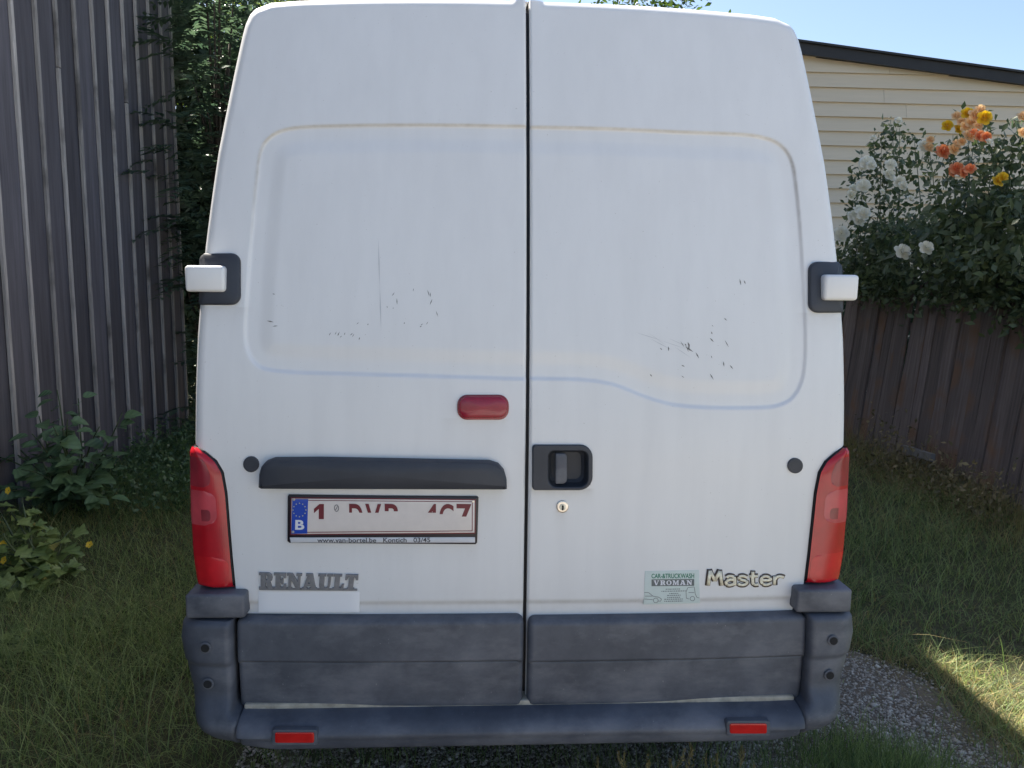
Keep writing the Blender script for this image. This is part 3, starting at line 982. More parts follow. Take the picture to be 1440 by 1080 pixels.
# slab-serif capitals on a unit height, (x, y)
def slab(ch):
    if ch == 'E': return .82, [[(0, 0), (.80, 0), (.82, .32), (.70, .32), (.62, .14), (.42, .14), (.42, .44), (.50, .44), (.53, .34), (.62, .34), (.62, .68), (.53, .68), (.50, .58), (.42, .58), (.42, .87), (.60, .87), (.68, .72), (.79, .72), (.77, 1), (0, 1), (0, .88), (.12, .88), (.12, .12), (0, .12)]]
    if ch == 'L': return .74, [[(0, 0), (.72, 0), (.74, .36), (.63, .36), (.55, .14), (.43, .14), (.43, .88), (.55, .88), (.55, 1), (0, 1), (0, .88), (.12, .88), (.12, .12), (0, .12)]]
    if ch == 'T': return .86, [[(.20, 0), (.66, 0), (.66, .12), (.58, .12), (.58, .86), (.66, .86), (.75, .66), (.86, .66), (.84, 1), (.02, 1), (0, .66), (.11, .66), (.20, .86), (.28, .86), (.28, .12), (.20, .12)]]
    if ch == 'N': return .98, [[(0, 0), (.36, 0), (.36, .12), (.26, .12), (.26, .66), (.70, 0), (.88, 0), (.88, .88), (.98, .88), (.98, 1), (.64, 1), (.64, .88), (.74, .88), (.74, .44), (.36, 1), (0, 1), (0, .88), (.12, .88), (.12, .12), (0, .12)]]
    if ch == 'A': return 1.0, [[(0, 0), (.36, 0), (.36, .12), (.27, .12), (.31, .25), (.58, .25), (.62, .12), (.53, .12), (.53, 0), (1.0, 0), (1.0, .12), (.92, .12), (.66, 1), (.24, 1), (.24, .88), (.34, .88), (.10, .12), (0, .12)], [(.35, .38), (.45, .70), (.55, .38)]]
    if ch == 'U': return .96, [[(0, .88), (.11, .88), (.11, .30), (.16, .10), (.32, 0), (.62, 0), (.78, .10), (.84, .30), (.84, .88), (.96, .88), (.96, 1), (.60, 1), (.60, .88), (.70, .88), (.70, .28), (.64, .15), (.52, .13), (.43, .18), (.40, .30), (.40, .88), (.50, .88), (.50, 1), (0, 1)]]
    if ch == 'R': return .94, [[(0, 0), (.50, 0), (.50, .12), (.42, .12), (.42, .42), (.48, .42), (.62, .06), (.72, 0), (.94, 0), (.94, .12), (.86, .14), (.74, .46), (.84, .56), (.87, .72), (.82, .90), (.66, 1), (0, 1), (0, .88), (.12, .88), (.12, .12), (0, .12)], [(.42, .56), (.42, .87), (.52, .87), (.58, .80), (.58, .64), (.52, .56)]]
    if ch == 'V': return .96, [[(.36, 0), (.56, 0), (.86, .88), (.96, .88), (.96, 1), (.64, 1), (.64, .88), (.73, .88), (.53, .28), (.35, .88), (.44, .88), (.44, 1), (0, 1), (0, .88), (.08, .88)]]
    if ch == 'M': return 1.15, [[(0, 0), (.34, 0), (.34, .12), (.25, .12), (.25, .70), (.52, 0), (.60, 0), (.84, .70), (.84, .12), (.76, .12), (.76, 0), (1.15, 0), (1.15, .12), (1.06, .12), (1.06, .88), (1.15, .88), (1.15, 1), (.80, 1), (.59, .38), (.36, 1), (0, 1), (0, .88), (.11, .88), (.11, .12), (0, .12)]]
    if ch == 'O':
        c = lambda rx, ry: [(.46 + rx * math.cos(a), .5 + ry * math.sin(a)) for a in np.linspace(0, 2 * math.pi, 25)[:-1]]
        return .92, [c(.46, .5), c(.20, .38)]
def slab_word(word, gap, big_first=0.0):
    x, polys = 0.0, []
    for i, ch in enumerate(word):
        w, ps = slab(ch); k = 1 + (big_first if i == 0 else 0)
        polys += [[(x + a * k, b * k - (big_first * .5 if i == 0 else 0)) for a, b in p] for p in ps]
        x += w * k + gap
    return polys

wd = slab_word('RENAULT', .07)
mk('maker_badge', *lay(outline_text(wd, .05, .018), [(365, 804), (505, 807), (502, 829), (365, 828)], .001, .006), M['badge_grey'], doorL, False)
rails = [rrect(0, 0, 1, .09, .02, 2), rrect(.02, .93, 1, 1, .02, 2)]
mk('badge_rail', *lay(outline_text([rrect(0, 0, 1, 1, .05, 2)], .05), [(365, 826), (502.5, 827.5), (502.5, 830), (365, 829)], .0006, .004), M['badge_grey'], doorL)
def strokes(paths, r):
    parts = []
    for p in paths:
        q = smooth_poly(p, 5) if len(p) > 2 and p[0] != 'm' else np.array(p)
        parts.append(tube([(x, y, 0) for x, y in q], [r] * len(q), 8))
    return merge(*parts)
def sh(dx, *pts): return [(x + dx, y) for x, y in pts]
MST = [sh(0, (.05, 0), (.16, .93)), sh(0, (.16, .93), (.42, .28)), sh(0, (.42, .28), (.70, .93)), sh(0, (.70, .93), (.80, 0)),
       sh(1.0, (.06, .5), (.2, .6), (.42, .57), (.5, .42), (.51, 0)), sh(1.0, (.5, .33), (.25, .36), (.05, .25), (.06, .08), (.2, .0), (.4, .05), (.5, .16)),
       sh(1.68, (.5, .52), (.3, .61), (.1, .56), (.08, .42), (.25, .34), (.45, .27), (.5, .13), (.35, .01), (.15, .01), (.01, .10)),
       sh(2.36, (.15, .92), (.14, .4), (.15, .14), (.25, .01), (.44, .03)), sh(2.36, (-.04, .6), (.42, .61)),
       sh(2.95, (.06, .32), (.52, .33), (.5, .5), (.32, .61), (.13, .56), (.03, .40), (.04, .18), (.16, .03), (.35, 0), (.54, .10)),
       sh(3.66, (.06, .61), (.06, 0)), sh(3.66, (.06, .32), (.17, .53), (.36, .61), (.58, .54))]
mk('model_badge_rim', *lay(strokes(MST, .14), [(991, 799), (1104, 801.5), (1104, 825), (991, 826.5)], .0003, .0036), M['badge_edge'], doorR, True)
mk('model_badge', *lay(strokes(MST, .092), [(993, 801), (1102.4, 803.2), (1102.4, 823), (993, 824.6)], .0012, .0042), M['badge_gold'], doorR, True)

# clean patch where a sticker used to be
pad('clean_patch', ppx(rrect(363.5, 832, 505.5, 861, 1, 2)), .0012, .0004, M['clean'], doorL, smooth=False)

# car-wash sticker
pad('sticker', ppx([(907, 803), (983, 801.5), (984, 848), (905, 850)]), .0012, .0004, M['sticker'], doorR, smooth=False)
mk('sticker_print_green', *lay(font_text('CAR-&TRUCKWASH', 0, .022), [(916, 806.5), (976, 806), (976, 813), (916, 813)], .0016), M['print_green'], doorR)
mk('sticker_band', *lay(outline_text([rrect(0, 0, 1, 1, .01, 1)], 0), [(916, 814.5), (976, 814), (976, 823.5), (916, 824)], .0016), M['print_grey'], doorR)
mk('sticker_print_white', *lay(outline_text(slab_word('VROMAN', .16), 0), [(919, 815.8), (973, 815.4), (973, 822.2), (919, 822.6)], .0020), M['print_white'], doorR)
def line_px(pts, w):
    V, Fs = [], []
    for (a, b), (c, d) in zip(pts[:-1], pts[1:]):
        L = math.hypot(c - a, d - b) or 1; nx_, ny_ = -(d - b) / L * w / 2, (c - a) / L * w / 2
        o = len(V)
        for x, y in ((a + nx_, b + ny_), (c + nx_, d + ny_), (c - nx_, d - ny_), (a - nx_, b - ny_)):
            V.append((x, y))
        Fs.append((o, o + 1, o + 2, o + 3))
    return V, Fs
def px_mesh(name, parts, proud, mat, parent, surf=ybase):
    V, Fs = [], []
    for i, (v, f) in enumerate(parts):
        o = len(V)
        for x, y in v:
            p = SX(x, y); V.append((p[0], float(surf(*p)) - proud - (i % 5) * 1e-5, p[1]))
        Fs += [tuple(k + o for k in g_) for g_ in f]
    return mk(name, V, Fs, mat, parent)
car = [[(906, 833), (912, 833), (918, 838), (926, 839.5), (930, 842), (929, 845), (925, 845)], [(906, 842), (918, 843)], circ(922, 844, 3.4, 10) + [(925.4, 844)], [(907, 838), (917, 838)],
       [(967, 826), (976, 825), (977.5, 835), (980, 840), (983, 840.5)], [(967, 826), (964.5, 832), (965, 841), (969, 842)], circ(973.5, 841.5, 3.2, 10) + [(976.7, 841.5)], [(968, 833), (976, 833)]]
px_mesh('sticker_car_drawing', [line_px(c, .7) for c in car[:4]], .0017, M['print_grey'], doorR)
px_mesh('sticker_truck_drawing', [line_px(c, .7) for c in car[4:]], .0017, M['print_grey'], doorR)
small = [[(936, 828.3), (956, 827.9)], [(930, 831.2), (964, 830.6)], [(941, 834.4), (954, 834.1)], [(938, 837.0), (957, 836.6)], [(938, 839.8), (957, 839.4)], [(934, 842.4), (960, 842)], [(934, 845.2), (960, 844.8)]]
dash = []
for (a, b) in small:
    L = b[0] - a[0]; x = 0
    while x < L:
        w = random.uniform(1.2, 3.0); dash.append(line_px([(a[0] + x, a[1] + (b[1] - a[1]) * x / L), (min(a[0] + x + w, b[0]), a[1] + (b[1] - a[1]) * x / L)], 1.1)); x += w + .8
px_mesh('sticker_small_print', dash, .0017, M['print_grey'], doorR)['kind'] = 'stuff'

# number plate
plate = pad('number_plate', ppx([(406, 696), (671, 698.5), (673, 700.5), (671, 763), (669, 765.5), (407, 763.5), (404, 761), (404.5, 698)], .008), .010, .003, M['plate_black'], van)
def flatpoly(name, px, proud, mat, parent=plate, off=.012):
    return pad(name, ppx(px, off), proud, .0005, mat, parent, -.006)
flatpoly('plate_edge', [(409, 699.5), (669, 702), (668.5, 750.5), (408, 752.5)], .0120, M['plate_red'])
flatpoly('plate_face', [(410.2, 701), (667.6, 703.4), (667.2, 749), (409.4, 751)], .0126, M['plate'])
flatpoly('plate_border', [(412.5, 702.8), (664.8, 705), (664.6, 747), (411.6, 749.2)], .0131, M['plate_red'])
flatpoly('plate_field', [(413.6, 703.8), (663.6, 706), (663.4, 745.8), (412.8, 748)], .0136, M['plate'])
flatpoly('country_band', [(411.2, 701.6), (433.6, 702), (432.2, 750), (409.8, 750.6)], .0141, M['plate_blue'])
flatpoly('dealer_strip', [(407.5, 756), (668, 755.5), (668, 763), (409, 763)], .0126, M['plate_strip'])
mk('country_letter', *lay(font_text('B', 0, .03), [(415.5, 731), (428, 731.3), (428, 745), (415, 744.8)], .0147, None, ybase, .014), M['print_white'], plate)
stars = []
for k in range(12):
    w = 2 * math.pi * k / 12; cx, cy = 422.8 + 9 * math.sin(w), 715 - 9.4 * math.cos(w)
    stars.append(([(cx + (1.25 if j % 2 == 0 else .55) * math.sin(math.pi * j / 5), cy - (1.25 if j % 2 == 0 else .55) * math.cos(math.pi * j / 5)) for j in range(10)], [tuple(range(10))]))
px_mesh('country_stars', stars, .0147, M['print_yellow'], plate)
# registration: only the upper part of the characters can be read; nothing is made up below it
def clipped(body, quad, keep):
    V, Fs = font_text(body, 0, .022)
    bm = bmesh.new(); vs = [bm.verts.new(v) for v in V]
    for f in Fs:
        try: bm.faces.new([vs[i] for i in f])
        except ValueError: pass
    y0, y1 = min(v[1] for v in V), max(v[1] for v in V); x0, x1 = min(v[0] for v in V), max(v[0] for v in V)
    cut = y0 + (y1 - y0) * (1 - keep)
    bmesh.ops.bisect_plane(bm, geom=bm.verts[:] + bm.edges[:] + bm.faces[:], plane_co=(0, cut, 0), plane_no=(0, 1, 0), clear_inner=True)
    bm.verts.index_update()
    V2 = [tuple(v.co) for v in bm.verts]; F2 = [[v.index for v in f.verts] for f in bm.faces]; bm.free()
    # the clipped outline keeps its own place inside the full character box
    ux0 = (min(v[0] for v in V2) - x0) / (x1 - x0); ux1 = (max(v[0] for v in V2) - x0) / (x1 - x0)
    tl, tr, br, bl = quad
    L = lambda a, b, t_: (a[0] + (b[0] - a[0]) * t_, a[1] + (b[1] - a[1]) * t_)
    q = [L(tl, tr, ux0), L(tl, tr, ux1), L(L(tl, tr, ux1), L(bl, br, ux1), keep), L(L(tl, tr, ux0), L(bl, br, ux0), keep)]
    return lay((V2, F2), q, .0143, None, ybase, .014)
one = [(.42, .38), (.42, .80), (.06, .62), (.06, .80), (.48, 1.0), (.80, 1.0), (.80, .38)]
mk('plate_character', *lay(outline_text([one], 0), [(441.5, 708.5), (455.5, 708.8), (455.5, 730), (441.5, 730)], .0143, None, ybase, .014), M['plate_red'], plate)
for ch, x0, x1, keep in (('D', 491, 510, .36), ('V', 513.5, 536, .36), ('P', 541, 559.5, .30), ('4', 596, 616, .36), ('C', 618, 638, .42), ('7', 642, 663, .52)):
    mk('plate_character', *clipped(ch, [(x0, 708.5), (x1, 708.8), (x1, 743), (x0, 743)], keep), M['plate_red'], plate)
mk('dealer_print', *lay(font_text('www.van-bortel.be   Kontich   03/45', 0, .012), [(446, 756.6), (605, 756.2), (605, 762.6), (446, 763)], .0132, None, ybase, .014), M['print_dark'], plate)
px_mesh('plate_seal', [line_px([(474.5 + 3.0 * math.cos(a), 712.5 + 4.6 * math.sin(a)) for a in np.linspace(0, 2 * math.pi, 15)], .8), line_px([(473, 715), (476, 710)], .8)], .0144, M['print_dark'], plate)
for cx, cy in ((413.3, 702.5), (412, 748), (665.5, 705.2)):
    pad('plate_screw', ppx(circ(cx, cy, 1.9, 10), .014), .0155, .0006, M['chrome'], plate, -.012)

# scratches and scuffs in the paint
def marks(name, items, mat, door, s, proud=.0006):
    surf = dyL if s < 0 else dyR
    V, Fs = [], []
    for (x, y, dx, dy, w) in items:
        L = math.hypot(dx, dy); nx_, ny_ = -dy / L * w / 2, dx / L * w / 2
        o = len(V)
        for a, b in ((x, y), (x + dx * .5 + nx_, y + dy * .5 + ny_), (x + dx, y + dy), (x + dx * .5 - nx_, y + dy * .5 - ny_)):
            p = SX(a, b); yy = surf(*p); p = SX(a, b, float(ybase(*p)) - yy); V.append((p[0], surf(*p) - proud, p[1]))
        Fs.append((o, o + 1, o + 2, o + 3))
    o = mk(name, V, Fs, mat, door); o['kind'] = 'stuff'; return o
mL = [(375, 451, 10, 2, 1.8), (383, 459, 8, -1, 1.3), (383, 413, 4, 1, 1.2)]
for k in range(9): mL.append((464 + k * 4.2 + random.uniform(-4, 4), 475 - random.uniform(0, 4), random.uniform(1, 4), -random.uniform(2, 7), random.uniform(.8, 1.3)))
for (x, y) in ((555, 411), (558, 419), (605, 411), (608, 420), (613, 437), (569, 453), (595, 455), (602, 452), (505, 453), (518, 455), (544, 430), (582, 405), (601, 407), (553, 432), (506, 474), (593, 458)):
    mL.append((x, y, random.uniform(-4, 4), random.uniform(2, 10), random.uniform(.7, 1.5)))
marks('scratches', mL, M['scratch'], doorL, -1)
sc = [(532, 335, 2, 70, 1.6), (534, 400, 2, 66, 1.6)]
marks('scuffs', sc, M['scuff'], doorL, -1)
mR = []
for (x, y) in ((928, 489), (940, 487), (957, 480), (963, 483), (965, 486), (968, 484), (978, 495), (1018, 447), (1001, 457), (1000, 466), (998, 475), (1019, 478), (1000, 500), (1017, 508), (1026, 513), (958, 513), (998, 525), (914, 526), (1040, 392), (1046, 394), (958, 528)):
    mR.append((x, y, random.uniform(0, 6), random.uniform(2, 11), random.uniform(.8, 1.8)))
mR += [(963, 487, 12, 8, 2.2), (967, 481, 3, 7, 2.4)]
marks('scratches', mR, M['scratch'], doorR, 1)
mR2 = [(896 + k * 11 + random.uniform(-5, 5), 462 + k * 4 + random.uniform(-6, 6), random.uniform(14, 44), random.uniform(10, 24), random.uniform(.5, 1.0)) for k in range(6)]
marks('scuffs', mR2, M['scuff'], doorR, 1)

# =================================================================== BARN on the left
WX, WY0, WY1, WH = -3.52, -4.5, 6.95, 6.2
barn = empty('barn', (WX, 1.2, 0), 'tall dark barn with upright boards and pale weathered battens beside the grass', 'barn')
def piece_mesh(name, sx, sy, sz, mat, bev=.003):
    V, Fs = bevel_box(-sx / 2, sx / 2, -sy / 2, sy / 2, -sz / 2, sz / 2, bev) if bev else box(-sx / 2, sx / 2, -sy / 2, sy / 2, -sz / 2, sz / 2)
    return mesh_from(name, V, Fs, mat)
def place(name, me, parent, loc, rot=(0, 0, 0)):
    o = bpy.data.objects.new(name, me); col.objects.link(o); o.parent = parent
    o.location = Vector(loc) - ORIG[parent.name]; o.rotation_euler = rot
    return o
BW = .305
bmesh_board = [piece_mesh('board', .024, BW - .004, WH, M['barn'], 0) for _ in range(1)]
bat = [piece_mesh('batten', .026, .034, WH * f_, M['batten'], .004) for f_ in (1.0, .55, .45)]
nb = int((WY1 - WY0) / BW)
for i in range(nb):
    y = WY1 - BW * (i + .5)
    place('board', bmesh_board[0], barn, (WX + random.uniform(-.003, .003), y, WH / 2), (0, 0, random.uniform(-.006, .006)))
    yb_ = WY1 - BW * i - (0.021 if i == 0 else 0)
    jx = lambda: random.uniform(-.007, .007)
    if random.random() < .6:
        place('batten', bat[0], barn, (WX + .028, yb_ + jx(), WH / 2), (random.uniform(-.0012, .0012), 0, random.uniform(-.04, .04)))
    else:
        place('batten', bat[1], barn, (WX + .028, yb_ + jx(), WH * .275), (random.uniform(-.002, .002), 0, 0))
        place('batten', bat[2], barn, (WX + .029, yb_ + jx(), WH * .775 + .008), (random.uniform(-.002, .002), 0, 0))
V, Fs = box(-8.6, WX - .02, WY1 - .06, WY1 - .03, 0, WH - .02); mk('end_wall', V, Fs, M['barn'], barn)
V = [(WX + .12, WY0 - .3, WH - .03), (WX + .12, WY1 + .1, WH - .03), (-6.0, WY1 + .1, 7.2), (-6.0, WY0 - .3, 7.2), (-9, WY1 + .1, 5.0), (-9, WY0 - .3, 5.0)]
V2 = [(x, y, z + .08) for x, y, z in V]
mk('roof', V + V2, [(0, 1, 2, 3)[::-1], (3, 2, 4, 5)[::-1], (6, 7, 8, 9), (9, 8, 10, 11), (0, 1, 7, 6)[::-1], (1, 2, 8, 7)[::-1], (2, 4, 10, 8)[::-1], (3, 0, 6, 9)[::-1], (5, 3, 9, 11)[::-1]], M['roofing'], barn)

# =================================================================== FENCE on the right
FX = 4.12
fence = empty('board_fence', (FX, 4.5, 0), 'old leaning fence of dark weathered upright boards under the rose bushes', 'fence')
LEAN = math.radians(5.5)
fb = []
for k in range(6):
    w = .125 + .012 * k; h = 1.84 + .02 * k
    bm = bmesh.new()
    V, Fs = box(-.011, .011, -w / 2, w / 2, 0, h)
    tl_ = random.uniform(-.03, .03); V = [(x, y * (1 if z < 1 else random.uniform(.93, 1.0)), z + (tl_ * (1 if y > 0 else -1) if z > 1 else 0)) for x, y, z in V]
    # chipped, slightly wandering long edges
    nzs = 9; VV = []; FF = []
    wob = [(random.uniform(-.006, .006), random.uniform(-.006, .006)) for _ in range(nzs + 1)]
    for j in range(nzs + 1):
        z = h * j / nzs
        for x, y in ((-.011, -w / 2 + wob[j][0]), (.011, -w / 2 + wob[j][0]), (.011, w / 2 + wob[j][1]), (-.011, w / 2 + wob[j][1])):
            zz_ = z + ((tl_ if y > 0 else -tl_) if j == nzs else 0)
            VV.append((x, y, zz_))
    for j in range(nzs):
        for c in range(4): FF.append((j * 4 + c, j * 4 + (c + 1) % 4, j * 4 + 4 + (c + 1) % 4, j * 4 + 4 + c))
    FF += [(0, 3, 2, 1), tuple(nzs * 4 + c for c in range(4))]
    fb.append((w, mesh_from('fence_board', VV, FF, M['fence'])))
    bm.free()
y = .9
while y < 9.2:
    w, me = random.choice(fb)
    place('fence_board', me, fence, (FX + random.uniform(-.008, .008), y + w / 2, random.uniform(-.02, .01)), (random.uniform(-.02, .02), LEAN + random.uniform(-.012, .012), random.uniform(-.05, .05)))
    y += w + random.choice((.002, .004, .006, .010, .014))
for z in (.35, 1.35):
    V, Fs = box(-.03, .03, 0, 8.4, -.045, .045)
    me = mesh_from('rail', V, Fs, M['fence'])
    place('rail', me, fence, (FX + .05 + z * math.tan(LEAN), .85, z), (0, LEAN, 0))
for yy in (1.0, 2.9, 4.8, 6.7, 8.6):
    V, Fs = box(-.045, .045, -.045, .045, 0, 1.7)
    place('post', mesh_from('post', V, Fs, M['fence']), fence, (FX + .14, yy, 0), (0, LEAN, 0))
# loose grey plank leaning at the foot of the fence
pa, pb = onx(1272, 631, 3.95), onx(1312, 644, 3.80)
d = Vector(pb - pa); L = d.length
V, Fs = bevel_box(-L / 2, L / 2, -.02, .02, -.035, .035, .004)
pl = bpy.data.objects.new('plank', mesh_from('plank', V, Fs, simple('grey_plank', (.17, .155, .145), .85, 0, .3, 12))); col.objects.link(pl)
pl.location = Vector((pa + pb) / 2); pl.rotation_euler = d.to_track_quat('X', 'Z').to_euler()
tag(pl, 'short grey plank sticking out of the weeds at the fence foot', 'plank')

# =================================================================== CLAPBOARD BUILDING
BY = 9.6
bld = empty('clapboard_building', (6.0, BY, 0), 'beige clapboard building with dark roof edge behind the roses', 'building')
pA, pB = ony(1135, 80, BY), ony(1440, 122, BY)         # underside of the roof edge
slope = (pB[2] - pA[2]) / (pB[0] - pA[0])
ztopf = lambda x: pA[2] + slope * (x - pA[0])
X0b, X1b = 2.2, 12.0
dzb = (ony(1250, 105, BY)[2] - ony(1250, 247, BY)[2]) / 7.0
zrow0 = ony(1250, 105, BY)[2] + dzb * 4
k = 0
z = zrow0
while z > .1:
    zt_, zb_ = z, z - dzb
    xa, xb = X0b, X1b
    lim = lambda zz_: pA[0] + (zz_ - pA[2]) / slope
    if zb_ < ztopf(xa):
        # split each course at a butt joint
        joint = 5.7 + 3.1 * ((k * 37 % 10) / 10) if k not in (5,) else ony(1243, 115, BY)[0]
        for a, b in ((xa, joint - .002), (joint + .002, xb)):
            xe = b
            za = min(zt_, ztopf(a)); 
            if zt_ > ztopf(b):
                if zb_ > ztopf(a): continue
                poly = [(a, zb_)]
                xr = lim(zb_)
                poly += [(min(b, xr), zb_)]
                if xr > b: poly += [(b, ztopf(b))]
                xl = lim(zt_)
                if xl > a: poly += [(xl, zt_), (a, zt_)]
                else: poly += [(a, ztopf(a))]
            else:
                poly = [(a, zb_), (b, zb_), (b, zt_), (a, zt_)]
            n_ = len(poly)
            tilt = lambda zz_: .040 * (zt_ - zz_) / dzb
            ov = .012
            V = [(x, BY - .012 - tilt(zz_), zz_) for x, zz_ in poly] + [(x, BY + .01, zz_) for x, zz_ in poly]
            Fs = [tuple(range(n_)), tuple(range(2 * n_ - 1, n_ - 1, -1))] + [(i, (i + 1) % n_ , n_ + (i + 1) % n_, n_ + i)[::-1] for i in range(n_)]
            mk('siding_board', V, Fs, M['siding'], bld)
    z -= dzb; k += 1
V = [(X0b, BY + .012, 0), (X1b, BY + .012, 0), (X1b, BY + .012, ztopf(X1b)), (X0b, BY + .012, ztopf(X0b)), (X0b, BY + 7, 0), (X1b, BY + 7, 0), (X1b, BY + 7, ztopf(X1b)), (X0b, BY + 7, ztopf(X0b))]
mk('wall', V, [(0, 1, 2, 3), (1, 5, 6, 2), (5, 4, 7, 6), (4, 0, 3, 7)], M['siding'], bld)
def slab_x(za, zb, y0, y1):
    a, b = X0b - .3, X1b + .3
    V = [(a, y0, ztopf(a) + za), (b, y0, ztopf(b) + za), (b, y1, ztopf(b) + za), (a, y1, ztopf(a) + za), (a, y0, ztopf(a) + zb), (b, y0, ztopf(b) + zb), (b, y1, ztopf(b) + zb), (a, y1, ztopf(a) + zb)]
    return V, [(0, 3, 2, 1), (4, 5, 6, 7), (0, 1, 5, 4), (1, 2, 6, 5), (2, 3, 7, 6), (3, 0, 4, 7)]
V, Fs = slab_x(-.02, .135, BY - .16, BY - .12); mk('fascia', V, Fs, M['fascia'], bld)
V, Fs = slab_x(.0, .10, BY - .12, BY + 7.3); mk('roof', V, Fs, M['roofing'], bld)
V, Fs = slab_x(.135, .165, BY - .20, BY + .2); mk('roof_edge', V, Fs, M['fascia'], bld)

# =================================================================== PLANTS
LEAF6 = np.array([(0, 0, 0), (.30, .42, .05), (0, .5, -.03), (-.30, .42, .05), (0, 1.0, -.05)])     # folded ovate leaf: base, right, mid, left, tip
LEAF6_T = np.array([(0, 1, 2), (0, 2, 3), (1, 4, 2), (2, 4, 3)])
def rot_from(dirs, ups):
    d = dirs / np.linalg.norm(dirs, axis=1)[:, None]
    x = np.cross(d, ups); x /= np.maximum(np.linalg.norm(x, axis=1)[:, None], 1e-6)
    n_ = np.cross(x, d)
    return np.stack([x, d, n_], -1)          # columns
def leaves(pos, dirs, ups, size, width=1.0, T=LEAF6, TT=LEAF6_T):
    R_ = rot_from(dirs, ups); t_ = T * np.array([width, 1, 1])
    V = np.einsum('nij,kj->nki', R_, t_) * size[:, None, None] + pos[:, None, :]
    nvt = len(T)
    F_ = (TT[None] + (np.arange(len(pos)) * nvt)[:, None, None]).reshape(-1, 3)
    return V.reshape(-1, 3), F_
def rdir(n_, zb=0.0):
    v = rng.normal(size=(n_, 3)); v[:, 2] += zb
    return v / np.linalg.norm(v, axis=1)[:, None]

def blob_points(n_, centre, rad, clumps, spread=.33, seed=0):
    """points gathered in clumps inside an ellipsoid, thinner in the middle"""
    r_ = np.random.default_rng(seed)
    c = r_.normal(size=(clumps, 3)); c /= np.linalg.norm(c, axis=1)[:, None]; c *= r_.uniform(.35, 1, (clumps, 1)) ** .6
    k = r_.integers(0, clumps, n_)
    p = c[k] + r_.normal(size=(n_, 3)) * spread * r_.uniform(.5, 1.0, clumps)[k][:, None]
    return np.array(centre) + p * np.array(rad), c * np.array(rad) + np.array(centre)

CANOPY_CUT = True
def tree(name, base, label, cat, centre, rad, nleaf, size, mat, clumps, trunk_r, pinnate=False, seed=1, group=None, spread=.3):
    o = empty(name, base, label, cat, group)
    r_ = np.random.default_rng(seed)
    pts, cl = blob_points(nleaf, centre, rad, clumps, spread, seed)
    pts = pts[pts[:, 2] > .15]
    if name == 'overhanging_tree':       # leaves left out where they would shade the sunlit grass patch
        gx, gy = pts[:, 0] + .48 * pts[:, 2], pts[:, 1] - .6 * pts[:, 2]
        pts = pts[gy > 1.36 - .45 * np.clip(gx - 2.0, 0, 1.0)]
    if name == 'overhanging_tree':
        ex = np.vstack([blob_points(7000, (-1.5, 7.9, 8.4), (1.3, 1.3, .6), 30, .3, 55)[0], blob_points(4000, (-2.4, 7.6, 8.8), (1.0, 1.0, .6), 20, .3, 56)[0]])
        gx, gy = ex[:, 0] + .48 * ex[:, 2], ex[:, 1] - .6 * ex[:, 2]
        pts = np.vstack([pts, ex[gy > 1.36 - .45 * np.clip(gx - 2.0, 0, 1.0)]])
    top = Vector(centre) + Vector((0, 0, rad[2] * .3))
    b = Vector(base)
    parts = [tube([b, b.lerp(top, .3) + Vector((.08, .05, 0)), b.lerp(top, .65) + Vector((-.07, .1, 0)), top], [trunk_r, trunk_r * .8, trunk_r * .55, trunk_r * .2], 9)]
    mk('trunk', *parts[0], M['bark'], o, True)
    for c in cl[::max(1, len(cl) // 16)]:
        t0 = r_.uniform(.35, .9); a = b.lerp(top, t0); cv = Vector(c)
        mid = a.lerp(cv, .5) + Vector((0, 0, .12 * rad[2]))
        mk('limb', *tube([a, mid, cv], [trunk_r * .35, trunk_r * .2, .008], 6), M['bark'], o, True)
    if not pinnate:
        n_ = len(pts)
        d = rdir(n_, -.25); up = rdir(n_, 1.2)
        V, T_ = leaves(pts, d, up, size * r_.uniform(.6, 1.25, n_), .8)
    else:
        # compound leaves: a drooping rachis with paired leaflets
        n_ = len(pts); V, T_ = [], []
        d = pts - np.array(centre); d[:, 2] *= .3; d += r_.normal(size=(n_, 3)) * .5; d[:, 2] = np.abs(d[:, 2]) * .3 + .1
        d /= np.linalg.norm(d, axis=1)[:, None]
        pos, dirs, ups, sz = [], [], [], []
        for i in range(n_):
            L = size * r_.uniform(.8, 1.4); side = np.cross(d[i], (0, 0, 1)); side /= max(np.linalg.norm(side), 1e-6)
            for k in range(7):
                t_ = .2 + .8 * k / 6
                p = pts[i] + d[i] * L * t_ + np.array((0, 0, -.45 * L * t_ * t_))
                for s_ in (-1, 1):
                    pos.append(p); dirs.append(side * s_ + d[i] * .55 + np.array((0, 0, -.35)) + r_.normal(size=3) * .12); ups.append((0, 0, 1.0)); sz.append(L * .36 * (1 - .35 * abs(t_ - .5)))
        V, T_ = leaves(np.array(pos), np.array(dirs), np.array(ups) + r_.normal(size=(len(pos), 3)) * .15, np.array(sz), .55)
    c_ = fast_mesh('crown', V, T_, mat, o); c_['kind'] = 'stuff'
    return o

